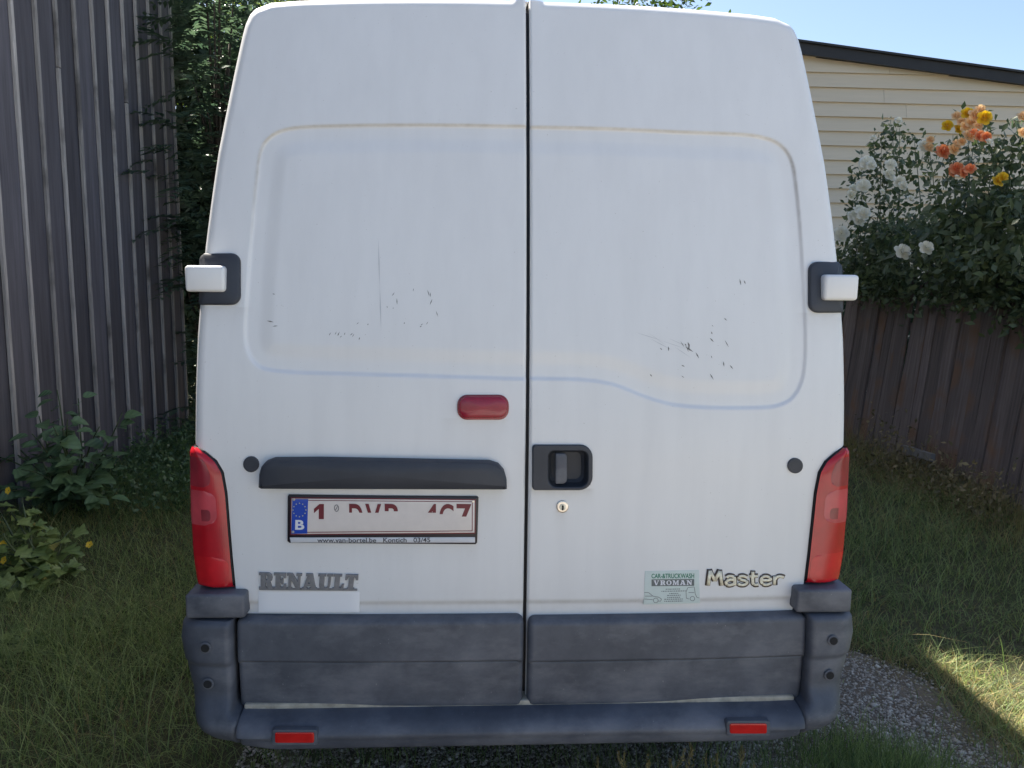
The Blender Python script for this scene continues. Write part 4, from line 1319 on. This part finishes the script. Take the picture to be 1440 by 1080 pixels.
tree('ailanthus_tree', (-3.05, 6.9, 0), 'dark tree with feathery compound leaves at the end of the barn wall', 'tree', (-2.88, 6.5, 3.2), (.34, .7, 2.9), 520, .34, M['leaf_dark'], 60, .06, True, 3, spread=.26)
tree('ailanthus_tree', (-3.9, 9.3, 0), 'dense dark tree filling the gap behind the barn corner', 'tree', (-3.9, 9.2, 2.9), (1.2, .8, 3.2), 2200, .42, M['leaf_dark'], 90, .09, True, 13, spread=.24)
bushp = empty('dark_bush', (-3.5, 8.0, 0), 'dark leafy bush standing in deep shade behind the barn corner', 'bush')
p_ = np.vstack([blob_points(5200, (-3.7, 8.0, 1.5), (1.0, .5, 1.6), 70, .25, 91)[0], blob_points(4200, (-3.6, 8.2, 4.0), (.9, .5, 1.7), 60, .25, 92)[0]])
p_ = p_[p_[:, 2] > .05]
V, T_ = leaves(p_, rdir(len(p_), -.2), rdir(len(p_), .8), .15 * rng.uniform(.6, 1.3, len(p_)), .8)
f = fast_mesh('foliage', V, T_, M['leaf_dark'], bushp); f['kind'] = 'stuff'
for k in range(7): mk('stem', *tube([(-3.5, 8.0, 0), (-3.5 + .1 * (k - 3), 8.0, 1.6), (-3.6 + .25 * (k - 3), 8.1, 4.2)], [.03, .022, .006], 6), M['bark'], bushp, True)
tree('overhanging_tree', (-1.2, 12.5, 0), 'tall broad leafy tree rising behind the van', 'tree', (-1.0, 10.7, 9.2), (2.7, 4.1, 2.2), 46000, .20, M['leaf_canopy'], 150, .24, False, 5, spread=.2)  # crown placed and shaped for the shade it throws on fence and grass
tree('background_tree', (-5.4, 18, 0), 'sunlit yellow green tree far behind the barn', 'tree', (-5.0, 18, 5.6), (3.2, 2.4, 4.6), 14000, .2, M['leaf_light'], 60, .2, False, 8, spread=.24)
tree('background_tree', (4.3, 18.8, 0), 'mid green tree whose tips show above the van roof', 'tree', (4.4, 18.8, 5.7), (2.3, 2.0, 3.3), 12000, .18, M['leaf_canopy'], 50, .2, False, 9, spread=.24)

tree('background_tree', (-9.5, 17, 0), 'round dark tree standing far behind the barn', 'tree', (-9.5, 17, 4.2), (2.6, 2.2, 3.0), 7000, .24, M['leaf_canopy'], 40, .2, False, 15, spread=.24)
hd2 = empty('far_hedge', (-4, 25, 0), 'long tall hedge closing the far end of the plot', 'hedge')
p_, _ = blob_points(15000, (-4, 25, 1.9), (15, 1.0, 1.9), 260, .10, 78)
p_ = p_[p_[:, 2] > .03]
V, T_ = leaves(p_, rdir(len(p_), -.2), rdir(len(p_), .8), .38 * rng.uniform(.6, 1.3, len(p_)), .95)
f = fast_mesh('foliage', V, T_, M['leaf_canopy'], hd2); f['kind'] = 'stuff'
for xx in np.arange(-17, 10, 1.5): mk('stem', *tube([(xx, 25, 0), (xx, 25.05, 1.2), (xx + .1, 25, 3.0)], [.05, .04, .01], 6), M['bark'], hd2, True)

# shrub with large round leaves in front of the barn: each leaf is a part
def big_leaf(name, mat, w=.42, lobes=0):
    nl = 9; V = []; Fs = []
    for i in range(nl):
        t_ = i / (nl - 1); hw = w * math.sin(math.pi * min(1, t_ ** .8)) ** .75 * (1 - .25 * t_)
        if lobes: hw *= 1 + .45 * math.cos(t_ * math.pi * lobes * 2)
        bend = -.25 * t_ * t_
        for sx in (-1, -.5, 0, .5, 1):
            V.append((sx * hw, t_, bend + .10 * abs(sx) * hw / w + (.012 * math.sin(i * 2.2) * abs(sx))))
    for i in range(nl - 1):
        for j in range(4): Fs.append((i * 5 + j, i * 5 + j + 1, i * 5 + j + 6, i * 5 + j + 5))
    return mesh_from(name, V, Fs, mat, True)
def m_bigleaf(name, a, b):
    m, nt, p = material(name)
    oi = nt.nodes.new('ShaderNodeObjectInfo')
    c = ramp(nt, oi.outputs['Random'], [(.0, a), (1, b)])
    w = nt.nodes.new('ShaderNodeTexWave'); w.bands_direction = 'DIAGONAL'; w.inputs['Scale'].default_value = 2.2; w.inputs['Distortion'].default_value = 1.5
    tc = nt.nodes.new('ShaderNodeTexCoord'); nt.links.new(tc.outputs['Object'], w.inputs['Vector'])
    c2 = mixc(nt, math_(nt, 'MULTIPLY', w.outputs['Fac'], .3), c, tuple(v * 1.5 for v in b))
    nt.links.new(c2, p.inputs['Base Color']); p.inputs['Roughness'].default_value = .42
    t = nt.nodes.new('ShaderNodeBsdfTranslucent'); nt.links.new(c2, t.inputs['Color'])
    mx = nt.nodes.new('ShaderNodeMixShader'); mx.inputs[0].default_value = .25
    nt.links.new(p.outputs[0], mx.inputs[1]); nt.links.new(t.outputs[0], mx.inputs[2]); nt.links.new(mx.outputs[0], nt.nodes['Material Output'].inputs['Surface'])
    return m
M['big'] = m_bigleaf('round_shrub_leaf', (.06, .11, .055), (.13, .21, .10))
M['bigy'] = m_bigleaf('lobed_weed_leaf', (.09, .15, .045), (.18, .23, .07))
leaf_round = [big_leaf('leaf', M['big'], w) for w in (.40, .46, .36)]
leaf_lobed = [big_leaf('leaf', M['bigy'], .42, 3), big_leaf('leaf', M['bigy'], .5, 2)]
leaf_yel = big_leaf('leaf', m_bigleaf('yellow_lobed_leaf', (.22, .2, .05), (.28, .25, .07)), .45, 3)

def leafy(name, base, label, cat, stems, leafset, lsize, per, mat, seed, group=None, flowers=0):
    o = empty(name, base, label, cat, group)
    r_ = random.Random(seed); b = Vector(base)
    for (tip, bow) in stems:
        tp = Vector(tip); mid = b.lerp(tp, .55) + Vector(bow)
        pts = [b + Vector((r_.uniform(-.08, .08), r_.uniform(-.08, .08), 0))]
        for k in range(1, 7):
            t_ = k / 6; pts.append((1 - t_) ** 2 * pts[0] + 2 * t_ * (1 - t_) * mid + t_ * t_ * tp)
        mk('stem', *tube(pts, [.008 * (1 - .7 * k / 6) + .0015 for k in range(7)], 5), mat, o, True)
        for k in range(per):
            t_ = .25 + .75 * (k + r_.random()) / per
            i = min(int(t_ * 6), 5); p = pts[i].lerp(pts[i + 1], t_ * 6 - i)
            a = r_.uniform(0, 2 * math.pi); dr = Vector((math.cos(a), math.sin(a), r_.uniform(-.25, .35))).normalized()
            up = (Vector((0, -.35, 1)) + Vector((r_.uniform(-.5, .5), r_.uniform(-.5, .3), 0)))
            x = dr.cross(up).normalized(); n_ = x.cross(dr)
            L = lsize * r_.uniform(.55, 1.2) * (1.1 - .35 * t_)
            lo = bpy.data.objects.new('leaf', r_.choice(leafset)); col.objects.link(lo); lo.parent = o
            mt = Matrix((x, dr, n_)).transposed().to_4x4(); mt.translation = p + dr * .03 - b
            lo.matrix_local = mt @ Matrix.Scale(L, 4)
    return o

sb = onz(95, 745); sb = (-3.02, 3.45, 0)
tips = []
for (px, py, yy) in ((80, 548, 3.5), (25, 640, 3.4), (55, 585, 3.6), (110, 560, 3.65), (140, 600, 3.4), (172, 580, 3.5), (160, 640, 3.3), (100, 620, 3.25), (60, 650, 3.2), (20, 690, 3.3), (130, 680, 3.2), (5, 610, 3.7),
                    (90, 690, 3.15), (150, 700, 3.25), (45, 610, 3.3), (120, 640, 3.1), (30, 660, 3.1), (75, 600, 3.1), (-10, 640, 3.4), (-20, 690, 3.2), (95, 590, 3.3)):
    p = ony(px, py, yy); tips.append(((p[0], p[1], max(p[2], .15)), (random.uniform(-.12, .12), random.uniform(-.1, .1), .12)))
leafy('broadleaf_shrub', sb, 'green shrub with big rounded leaves against the dark barn wall', 'shrub', tips, leaf_round, .15, 11, M['stem'], 4)
tips = []
for (px, py, yy) in ((15, 720, 2.35), (40, 735, 2.3), (85, 760, 2.3), (10, 780, 2.2), (55, 800, 2.1), (95, 800, 2.25), (25, 830, 2.0), (70, 780, 2.4), (5, 750, 2.1), (-30, 760, 2.2), (110, 775, 2.5), (30, 700, 2.5), (60, 745, 2.5), (-10, 710, 2.4), (100, 745, 2.6), (45, 830, 2.1), (90, 840, 2.2), (15, 860, 1.95), (-25, 800, 2.1)):
    p = ony(px, py, yy); tips.append(((p[0], p[1], max(p[2], .08)), (random.uniform(-.08, .08), random.uniform(-.1, .05), .1)))
wd_ = leafy('flowering_weed', (-2.62, 2.25, 0), 'lobed leaf weed with small yellow flowers in front of the shrub', 'plant', tips, leaf_lobed * 5 + [leaf_yel], .11, 8, M['stem'], 5)
for (px, py, yy) in ((48, 792, 2.15), (38, 770, 2.1)):
    pass
tips = []
for (px, py, yy) in ((10, 920, 1.5), (35, 900, 1.55), (55, 935, 1.45), (20, 960, 1.35), (45, 960, 1.4), (-15, 930, 1.4)):
    p = ony(px, py, yy); tips.append(((p[0], p[1], max(p[2], .05)), (random.uniform(-.05, .05), random.uniform(-.05, .05), .04)))
leafy('low_weed', (-2.22, 1.42, 0), 'low weed with pale green leaves growing in the open grass', 'plant', tips, leaf_lobed, .075, 6, M['stem'], 6)

# flowers: small five-petal yellow ones and full roses
def petal_ring(nP, r, cup, w, z0, rot):
    V, Fs = [], []
    for k in range(nP):
        a = rot + 2 * math.pi * k / nP; ca, sa = math.cos(a), math.sin(a); o = len(V)
        for (t_, hw) in ((.12, .25), (.55, 1.0), (1.0, .62)):
            for sx in (-1, 0, 1):
                rr_ = r * t_ * (1 - .10 * abs(sx)); zz_ = z0 + cup * t_ ** 1.6 * r + .06 * r * abs(sx)
                V.append((rr_ * ca - sx * hw * w * r * sa, rr_ * sa + sx * hw * w * r * ca, zz_))
        for i in range(2):
            for j in range(2): Fs.append((o + i * 3 + j, o + i * 3 + j + 1, o + i * 3 + j + 4, o + i * 3 + j + 3))
    return V, Fs
def rose_mesh(mat):
    return mesh_from('rose', *merge(petal_ring(5, 1.05, .05, .5, 0, 0), petal_ring(5, .85, .5, .5, .05, .6), petal_ring(4, .62, 1.0, .6, .1, .2), petal_ring(3, .36, 2.0, .8, .15, .7)), mat, True)
ROSE = {c: rose_mesh(M['petal_' + c]) for c in ('white', 'orange', 'peach', 'yellow')}
small_yel = mesh_from('flower', *petal_ring(5, 1.0, .2, .5, 0, 0), M['petal_yellow'], True)
def bloom(name, me, parent, p, size, face=(0, -1, .4)):
    o = bpy.data.objects.new(name, me); col.objects.link(o); o.parent = parent
    o.location = Vector(p) - ORIG[parent.name]
    d = Vector(face) + Vector((random.uniform(-.5, .5), random.uniform(-.3, .3), random.uniform(-.3, .5)))
    o.rotation_euler = d.to_track_quat('Z', 'Y').to_euler(); o.scale = (size,) * 3
    return o
for (px, py, yy) in ((4, 765, 2.2), (6, 788, 2.1), (126, 766, 2.4), (-3, 735, 2.2), (12, 690, 2.3)):
    bloom('flower', small_yel, wd_, ony(px, py, yy), .022)

# roses over the fence
def rose_bush(name, base, label, cloud, nleaf, shoots, blooms, seed):
    o = empty(name, base, label, 'rose bush', 'rose bushes on the fence')
    r_ = np.random.default_rng(seed); b = Vector(base)
    allp = []
    for (c, rad, w) in cloud:
        p, _ = blob_points(int(nleaf * w), c, rad, 26, .3, seed + int(100 * c[1])); allp.append(p)
    for (tip, wdt, nl) in shoots:
        tp = np.array(tip); st_ = np.array((tp[0] + r_.uniform(-.1, .3), tp[1] + r_.uniform(-.2, .2), 1.75))
        t_ = r_.uniform(0, 1, nl)[:, None]
        allp.append(st_ + (tp - st_) * t_ + r_.normal(size=(nl, 3)) * wdt * (1.1 - .75 * t_))
        mid = Vector((st_ + tp) / 2) + Vector((.05, 0, .1))
        mk('cane', *tube([Vector(st_), mid, Vector(tp)], [.006, .005, .002], 5), M['stem'], o, True)
    mk('stem', *tube([b, b + Vector((-.05, .03, 1.0)), b + Vector((-.1, -.05, 2.0))], [.025, .02, .012], 7), M['bark'], o, True)
    pts = np.vstack(allp); n_ = len(pts)
    d = rdir(n_, -.2); up = rdir(n_, .8) + np.array((-.4, -.3, 0))
    V, T_ = leaves(pts, d, up, .068 * r_.uniform(.6, 1.4, n_), .95)
    f = fast_mesh('foliage', V, T_, M['leaf_rose'], o); f['kind'] = 'stuff'
    for (px, py, X, c, s_) in blooms:
        bloom('rose', ROSE[c], o, onx(px, py, X - .22), s_ * (1.15 if c == 'white' else 1.0) * random.uniform(.8, 1.2))
    return o
fw = lambda px, py, X: tuple(onx(px, py, X))
wb = [(1200, 266, 3.85, 'white', .055), (1214, 262, 3.86, 'white', .06), (1196, 274, 3.8, 'white', .055), (1207, 296, 3.8, 'white', .06), (1200, 304, 3.8, 'white', .055), (1214, 301, 3.8, 'white', .06), (1207, 311, 3.8, 'white', .05),
      (1264, 256, 3.85, 'white', .065), (1269, 262, 3.85, 'white', .05), (1219, 229, 3.9, 'white', .055), (1213, 233, 3.9, 'white', .05), (1225, 233, 3.9, 'white', .05), (1268, 355, 3.75, 'white', .06), (1302, 349, 3.75, 'white', .05),
      (1299, 205, 3.95, 'white', .055), (1305, 209, 3.95, 'peach', .055), (1308, 197, 3.95, 'peach', .035), (1263, 170, 3.95, 'white', .03), (1183, 329, 3.85, 'white', .06), (1228, 194, 3.95, 'white', .03), (1252, 232, 3.9, 'white', .045), (1240, 270, 3.85, 'white', .03), (1280, 280, 3.8, 'white', .03), (1249, 247, 3.9, 'white', .05)]
cl = [((4.15, 5.3, 2.02), (.42, 1.5, .42), 1.0)]
rose_bush('white_rose_bush', (4.45, 5.4, 0), 'climbing rose bush with creamy white blooms spilling over the fence', cl, 5200,
          [(fw(1252, 168, 4.0), .13, 260), (fw(1240, 185, 3.95), .12, 200), (fw(1285, 190, 4.0), .12, 200), (fw(1228, 200, 3.95), .10, 160), (fw(1265, 180, 4.05), .12, 200), (fw(1305, 195, 4.0), .10, 160), (fw(1197, 240, 3.9), .10, 160), (fw(1212, 215, 3.95), .1, 140)], wb, 21)
ob = [(1345, 238, 3.8, 'orange', .055), (1354, 243, 3.8, 'orange', .05), (1338, 242, 3.8, 'orange', .05), (1364, 238, 3.8, 'orange', .055), (1325, 214, 3.85, 'orange', .06), (1320, 217, 3.85, 'orange', .045), (1368, 188, 3.85, 'orange', .05), (1378, 191, 3.85, 'orange', .05),
      (1361, 193, 3.85, 'peach', .05), (1386, 193, 3.85, 'orange', .04), (1360, 160, 3.9, 'yellow', .045), (1352, 172, 3.9, 'peach', .05), (1345, 164, 3.9, 'peach', .045), (1370, 163, 3.9, 'peach', .05), (1378, 155, 3.9, 'peach', .045), (1332, 177, 3.85, 'yellow', .045), (1384, 166, 3.9, 'yellow', .05),
      (1347, 182, 3.9, 'yellow', .04), (1340, 211, 3.85, 'peach', .05), (1345, 203, 3.85, 'peach', .045), (1352, 200, 3.85, 'peach', .04), (1403, 255, 3.75, 'yellow', .055), (1409, 250, 3.75, 'yellow', .04), (1358, 178, 3.9, 'peach', .05), (1366, 172, 3.9, 'peach', .04), (1375, 178, 3.9, 'peach', .035), (1438, 165, 3.9, 'peach', .05), (1437, 187, 3.9, 'peach', .035), (1390, 200, 3.85, 'white', .03)]
cl = [((4.12, 3.55, 2.0), (.45, 1.15, .48), 1.0), ((4.2, 2.6, 2.3), (.4, .8, .5), .4)]
rose_bush('orange_rose_bush', (4.45, 3.6, 0), 'climbing rose bush with orange and yellow blooms on tall shoots', cl, 4000,
          [(fw(1360, 152, 3.95), .10, 150), (fw(1372, 180, 3.9), .12, 160), (fw(1340, 190, 3.9), .10, 140), (fw(1385, 158, 3.95), .10, 150), (fw(1330, 205, 3.9), .1, 130), (fw(1400, 195, 3.95), .14, 220), (fw(1425, 190, 3.95), .16, 260), (fw(1440, 175, 4.0), .16, 260), (fw(1415, 220, 3.9), .14, 220)], ob, 33)
hd = empty('gap_blocking_hedge', (4.95, 5.2, 0), 'added dark hedge blocking bright gaps in the board fence', 'hedge')  # added to stop the bright background showing through the boards
p_, _ = blob_points(9000, (4.95, 5.2, 1.0), (.35, 4.2, 1.0), 160, .12, 77)
p_ = p_[(p_[:, 2] > .03) & (p_[:, 0] > 4.5)]
V, T_ = leaves(p_, rdir(len(p_), -.2), rdir(len(p_), .8), .12 * rng.uniform(.6, 1.3, len(p_)), .95)
f = fast_mesh('foliage', V, T_, M['leaf_dark'], hd); f['kind'] = 'stuff'
for yy in np.arange(1.4, 9.2, .7): mk('stem', *tube([(4.95, yy, 0), (4.97, yy + .05, .8), (4.9, yy, 1.6)], [.02, .015, .005], 6), M['bark'], hd, True)
# a few larger glossy leaves hanging down over the fence
pts = np.array([onx(random.uniform(1290, 1440), random.uniform(270, 385), 3.72 + random.uniform(0, .12)) for _ in range(260)] + [onx(random.uniform(1190, 1330), random.uniform(330, 380), 3.76 + random.uniform(0, .12)) for _ in range(120)])
ivy = empty('hanging_vine', (4.25, 3.9, 0), 'glossy leaved vine hanging down over the fence top below the roses', 'vine')
mk('stem', *tube([(4.25, 3.9, 0), (4.3, 3.8, 1.0), (4.32, 3.7, 1.85), (3.95, 3.6, 2.05)], [.02, .017, .013, .006], 6), M['bark'], ivy, True)
d = rdir(len(pts), -.9); up = rdir(len(pts), .7) + np.array((-.5, -.5, 0))
V, T_ = leaves(pts, d, up, .11 * rng.uniform(.6, 1.3, len(pts)), .8)
f = fast_mesh('foliage', V, T_, M['leaf_rose'], ivy); f['kind'] = 'stuff'

# =================================================================== GRASS, WEEDS, GRAVEL
def blades(pos, h, lean, width, segs=3):
    n_ = len(pos); a = rng.uniform(0, 2 * math.pi, n_); b = a + rng.uniform(-1, 1, n_)
    ld = np.stack([np.cos(a), np.sin(a)], 1); wd2 = np.stack([-np.sin(b), np.cos(b)], 1)
    V = np.zeros((n_, 2 * segs + 1, 3))
    for k in range(segs + 1):
        t_ = k / segs; off_ = (lean * t_ ** 1.7)[:, None] * ld; z = h * (t_ - .25 * t_ * t_ * np.clip(lean / h, 0, 1.5))
        w = width * (1 - t_ ** 1.5)
        c = pos[:, :2] + off_
        if k < segs:
            V[:, 2 * k, :2] = c - wd2 * w[:, None] / 2; V[:, 2 * k + 1, :2] = c + wd2 * w[:, None] / 2
            V[:, 2 * k, 2] = V[:, 2 * k + 1, 2] = z
        else:
            V[:, 2 * k, :2] = c; V[:, 2 * k, 2] = z
    tr = []
    for k in range(segs - 1): tr += [(2 * k, 2 * k + 1, 2 * k + 3), (2 * k, 2 * k + 3, 2 * k + 2)]
    tr.append((2 * segs - 2, 2 * segs - 1, 2 * segs))
    T_ = (np.array(tr)[None] + (np.arange(n_) * (2 * segs + 1))[:, None, None]).reshape(-1, 3)
    return V.reshape(-1, 3), T_
def vnoise(x, y, seed=0):
    s_ = 0
    for k, (fx, fy, ph) in enumerate(((1.3, .9, 0), (2.7, 3.1, 1.7), (5.1, 4.3, .6), (7.7, 9.1, 2.2))):
        s_ = s_ + np.sin(x * fx + ph + seed + np.sin(y * fy * .7)) * np.cos(y * fy - ph * 1.3 + seed) / (k + 1)
    return s_
def scatter(n_, x0, x1, y0, y1, keep):
    x = rng.uniform(x0, x1, n_); y = rng.uniform(y0, y1, n_)
    k = keep(x, y); k = rng.uniform(0, 1, n_) < k
    return np.stack([x[k], y[k], np.zeros(k.sum())], 1)
tr_r = np.vectorize(track_right)
def keepL(x, y):
    d = np.hypot(x - CAM[0], y - CAM[1])
    return np.clip((3.6 / d) ** 1.3, .12, 1) * (.55 + .45 * (vnoise(x, y) > -.5)) * sstep(-x, .78 , 1.12)
def keepR(x, y):
    d = np.hypot(x - CAM[0], y - CAM[1]); e = x - tr_r(y) - .12 * vnoise(x * 2, y * 2, 3)
    return np.clip((3.6 / d) ** 1.3, .12, 1) * sstep(e, -.12, .12) * (.55 + .45 * (vnoise(x, y, 2) > -.5))
L1 = scatter(120000, -3.5, -.8, .1, 9, keepL); R1 = scatter(100000, 1.2, 4.15, .2, 9.4, keepR)
far = scatter(9000, -3.4, -.9, -4, .1, lambda x, y: np.full(x.shape, 1.0)); farR = scatter(9000, 2.0, 4.1, -4, .2, lambda x, y: np.full(x.shape, 1.0))
gp = np.vstack([L1, R1, far, farR])
tall = np.clip(vnoise(gp[:, 0] * 1.5, gp[:, 1] * 1.5, 5), -1, 1.2)
h = (.11 + .065 * tall + .10 * (rng.uniform(0, 1, len(gp)) < .04)) * rng.uniform(.5, 1.5, len(gp)) + .10 * sstep(gp[:, 0], 3.2, 4.0) * rng.uniform(.3, 1.4, len(gp)) + .08 * sstep(-gp[:, 0], 2.7, 3.3) * rng.uniform(.3, 1.2, len(gp))
dry = rng.uniform(0, 1, len(gp)) < (.05 + .12 * (vnoise(gp[:, 0] * .9, gp[:, 1] * .9, 9) > .25) + .25 * np.exp(-np.abs(gp[:, 0] - tr_r(gp[:, 1])) / .15) + .2 * sstep(gp[:, 0], 3.3, 3.9))
for nm, mask, mt in (('grass', ~dry, M['grass']), ('dry_grass', dry, M['grass_dry'])):
    V, T_ = blades(gp[mask], np.maximum(h[mask], .02), np.maximum(h[mask], .02) * rng.uniform(.3, 2.0, mask.sum()), rng.uniform(.0018, .0048, mask.sum()))
    o = fast_mesh(nm, V, T_, mt); tag(o, {'grass': 'short rough green grass on both sides of the track', 'dry_grass': 'dry straw coloured blades among the green grass'}[nm], 'grass', kind='stuff')

# grass growing sparsely in the gravel and between the wheels
sp = scatter(26000, -.9, 2.0, .0, 3.2, lambda x, y: (vnoise(x * 2.5, y * 2.5, 4) > .35) * .5 + .05 + .75 * np.exp(-((x - 1.28) / .22) ** 2 - ((y - .42) / .2) ** 2) + .5 * sstep(y, 1.25, 1.7) * sstep(x, 1.2, 1.5))
V, T_ = blades(sp, rng.uniform(.03, .10, len(sp)), rng.uniform(.01, .08, len(sp)), rng.uniform(.0018, .0036, len(sp)))
tp_ = np.column_stack([rng.normal(1.30, .16, 3200), rng.normal(.34, .12, 3200), np.zeros(3200)])
tp2 = np.column_stack([rng.uniform(.15, .95, 900), rng.uniform(-.02, .2, 900), np.zeros(900)])
tp3 = np.column_stack([rng.uniform(-.95, .95, 1500), rng.uniform(.3, .75, 1500), np.zeros(1500)])
tpa = np.vstack([tp_, tp2, tp3]); hh_ = np.concatenate([rng.uniform(.05, .17, 3200), rng.uniform(.08, .36, 900), rng.uniform(.04, .14, 1500)])
V2, T2 = blades(tpa, hh_, hh_ * rng.uniform(.1, .9, len(tpa)), rng.uniform(.002, .0042, len(tpa)), 4)
T_ = np.vstack([T_, T2 + len(V)]); V = np.vstack([V, V2])
o = fast_mesh('sparse_grass', V, T_, M['grass']); tag(o, 'sparse grass tufts growing through the gravel below the bumper', 'grass', kind='stuff')

# short dry thatch along the edge of the track
th = scatter(16000, 1.35, 2.35, .1, 2.6, lambda x, y: np.exp(-((x - tr_r(y) - .08) / .17) ** 2))
hh_ = rng.uniform(.012, .05, len(th))
V, T_ = blades(th, hh_, hh_ * rng.uniform(.8, 2.5, len(th)), rng.uniform(.0018, .0035, len(th)), 3)
o = fast_mesh('dry_thatch', V, T_, M['grass_dry']); tag(o, 'short dry thatch between the gravel and the grass', 'grass', kind='stuff')
# gravel stones
def stones(pts, size):
    B = np.array([(1, 0, 0), (0, 1, 0), (-1, 0, 0), (0, -1, 0), (.3, .2, 1), (-.2, -.3, -1)], float); T_ = np.array([(0, 1, 4), (1, 2, 4), (2, 3, 4), (3, 0, 4), (1, 0, 5), (2, 1, 5), (3, 2, 5), (0, 3, 5)])
    n_ = len(pts); sc_ = size[:, None] * rng.uniform(.55, 1.2, (n_, 3)); sc_[:, 2] *= .7
    a = rng.uniform(0, 2 * math.pi, n_)
    jit = rng.uniform(.75, 1.2, (n_, len(B), 1))
    P = B[None] * jit * sc_[:, None, :]
    ca, sa = np.cos(a)[:, None], np.sin(a)[:, None]
    x = P[:, :, 0] * ca - P[:, :, 1] * sa; y = P[:, :, 0] * sa + P[:, :, 1] * ca
    P = np.stack([x, y, P[:, :, 2]], -1) + pts[:, None, :]
    return P.reshape(-1, 3), (T_[None] + (np.arange(n_) * len(B))[:, None, None]).reshape(-1, 3)
gv = scatter(200000, -1.0, 2.15, -.8, 3.2, lambda x, y: sstep(tr_r(y) - x + .10 * vnoise(x * 3, y * 3, 1), -.08, .15) * np.clip((3.0 / np.hypot(x - CAM[0], y - CAM[1])) ** 2, .1, 1) * (.55 + .45 * (vnoise(x * 2.5, y * 2.5, 4) < .45)) * np.where((x < .9) & (y > .9), .15, 1.0))
sz = rng.uniform(.0028, .0085, len(gv)) * (1 + (rng.uniform(0, 1, len(gv)) < .04) * 1.0)
gv[:, 2] = .004 + sz * .25
V, T_ = stones(gv, sz)
o = fast_mesh('gravel', V, T_, M['stone']); tag(o, 'grey gravel stones on the track beside the bumper', 'gravel', kind='stuff')

# long seed-head grass stalks standing in front of and beside the bumper
def stalk(base, h, lean_v, seed, green=.5, label=None, group='seed-head grass stalks by the bumper'):
    r_ = random.Random(seed); b = Vector(base)
    o = empty('grass_stalk', base, label or 'tall thin grass stalk with a seed head standing by the bumper', 'grass stalk', group)
    tip = b + Vector((lean_v[0], lean_v[1], h)); mid = b + Vector((lean_v[0] * .25, lean_v[1] * .25, h * .55))
    mk('stem', *tube([b, mid, tip], [.0017, .0014, .0008], 5), M['stem_dry'] if r_.random() > green else M['stem'], o)
    d = (tip - mid).normalized(); n_ = 26
    t_ = np.linspace(0, 1, n_)
    pos = np.array([tuple(tip - d * .055 * (1 - q)) for q in t_]); dd = np.array([tuple(d)] * n_) + rng.normal(size=(n_, 3)) * .35
    V, T2 = leaves(pos, dd, rdir(n_), np.full(n_, .018) * (1 - .5 * np.abs(t_ - .4)), .35)
    fast_mesh('seed_head', V, T2, M['grass_dry'], o)
    return o
sd_ = 0
for px in (872, 888, 902, 910, 918, 927, 935, 944, 952, 961, 970, 980, 989, 998, 1006, 1016, 1030, 1042, 1052, 845, 1064):
    yy = random.uniform(-.04, .12); b = ony(px, 1080, yy); sd_ += 1
    stalk((b[0], yy, 0), b[2] + random.uniform(.0, .075), (random.uniform(-.06, .06), random.uniform(-.03, .03)), sd_)
for (px, py, hh) in ((110, 1090, .22), (160, 1085, .26), (205, 1078, .2), (130, 1060, .16)):
    b = onz(px, py); sd_ += 1
    stalk((b[0], b[1], 0), hh, (random.uniform(-.05, .05), random.uniform(-.04, .04)), sd_, .3, 'tall pale grass stalk standing in the open grass on the barn side', 'grass stalks on the barn side')

# dry weeds and vine litter along the foot of the fence
pts = np.array([onx(random.uniform(1240, 1440), random.uniform(640, 760), 3.9) for _ in range(2200)]); pts[:, 0] += rng.uniform(-.4, .12, len(pts)); pts[:, 2] = np.abs(pts[:, 2]) * rng.uniform(.1, 1, len(pts))
V, T_ = leaves(pts, rdir(len(pts), .2), rdir(len(pts), .6), .05 * rng.uniform(.5, 1.3, len(pts)), .8)
m_ = m_leaf('litter_leaf', (.10, .085, .04), (.30, .23, .12), .2, .7)
o = fast_mesh('dry_weeds', V, T_, m_); tag(o, 'brown dry weeds tangled along the fence foot', 'weeds', kind='stuff')
bp = scatter(4000, 3.3, 4.05, 2.6, 6.5, lambda x, y: np.full(x.shape, .5))
V, T_ = blades(bp, rng.uniform(.12, .5, len(bp)) * sstep(bp[:, 0], 3.1, 3.9), rng.uniform(.03, .25, len(bp)), rng.uniform(.002, .004, len(bp)), 4)
o = fast_mesh('tall_grass', V, T_, M['grass_dry']); tag(o, 'tall straw coloured grass against the fence boards', 'grass', kind='stuff')
# small weeds between the shrub and the van
bp = scatter(2600, -3.3, -2.0, 3.4, 7.0, lambda x, y: np.full(x.shape, .6) * sstep(-x, 1.9, 2.5))
hh = rng.uniform(.10, .42, len(bp)); stem_tip = bp.copy(); 
V, T_ = blades(bp, hh, hh * rng.uniform(.1, .5, len(bp)), rng.uniform(.003, .005, len(bp)), 3)
q = np.repeat(bp, 5, 0); q[:, 2] = np.repeat(hh, 5) * rng.uniform(.3, 1.0, len(q)); q[:, :2] += rng.normal(size=(len(q), 2)) * .03
V2, T2 = leaves(q, rdir(len(q), .2), rdir(len(q), 1.5), .045 * rng.uniform(.5, 1.4, len(q)), .9)
o = fast_mesh('tall_weeds', np.vstack([V, V2]), np.vstack([T_, T2 + len(V)]), M['leaf_shrub']); tag(o, 'knee high leafy weeds beside the shrub along the barn', 'weeds', kind='stuff')
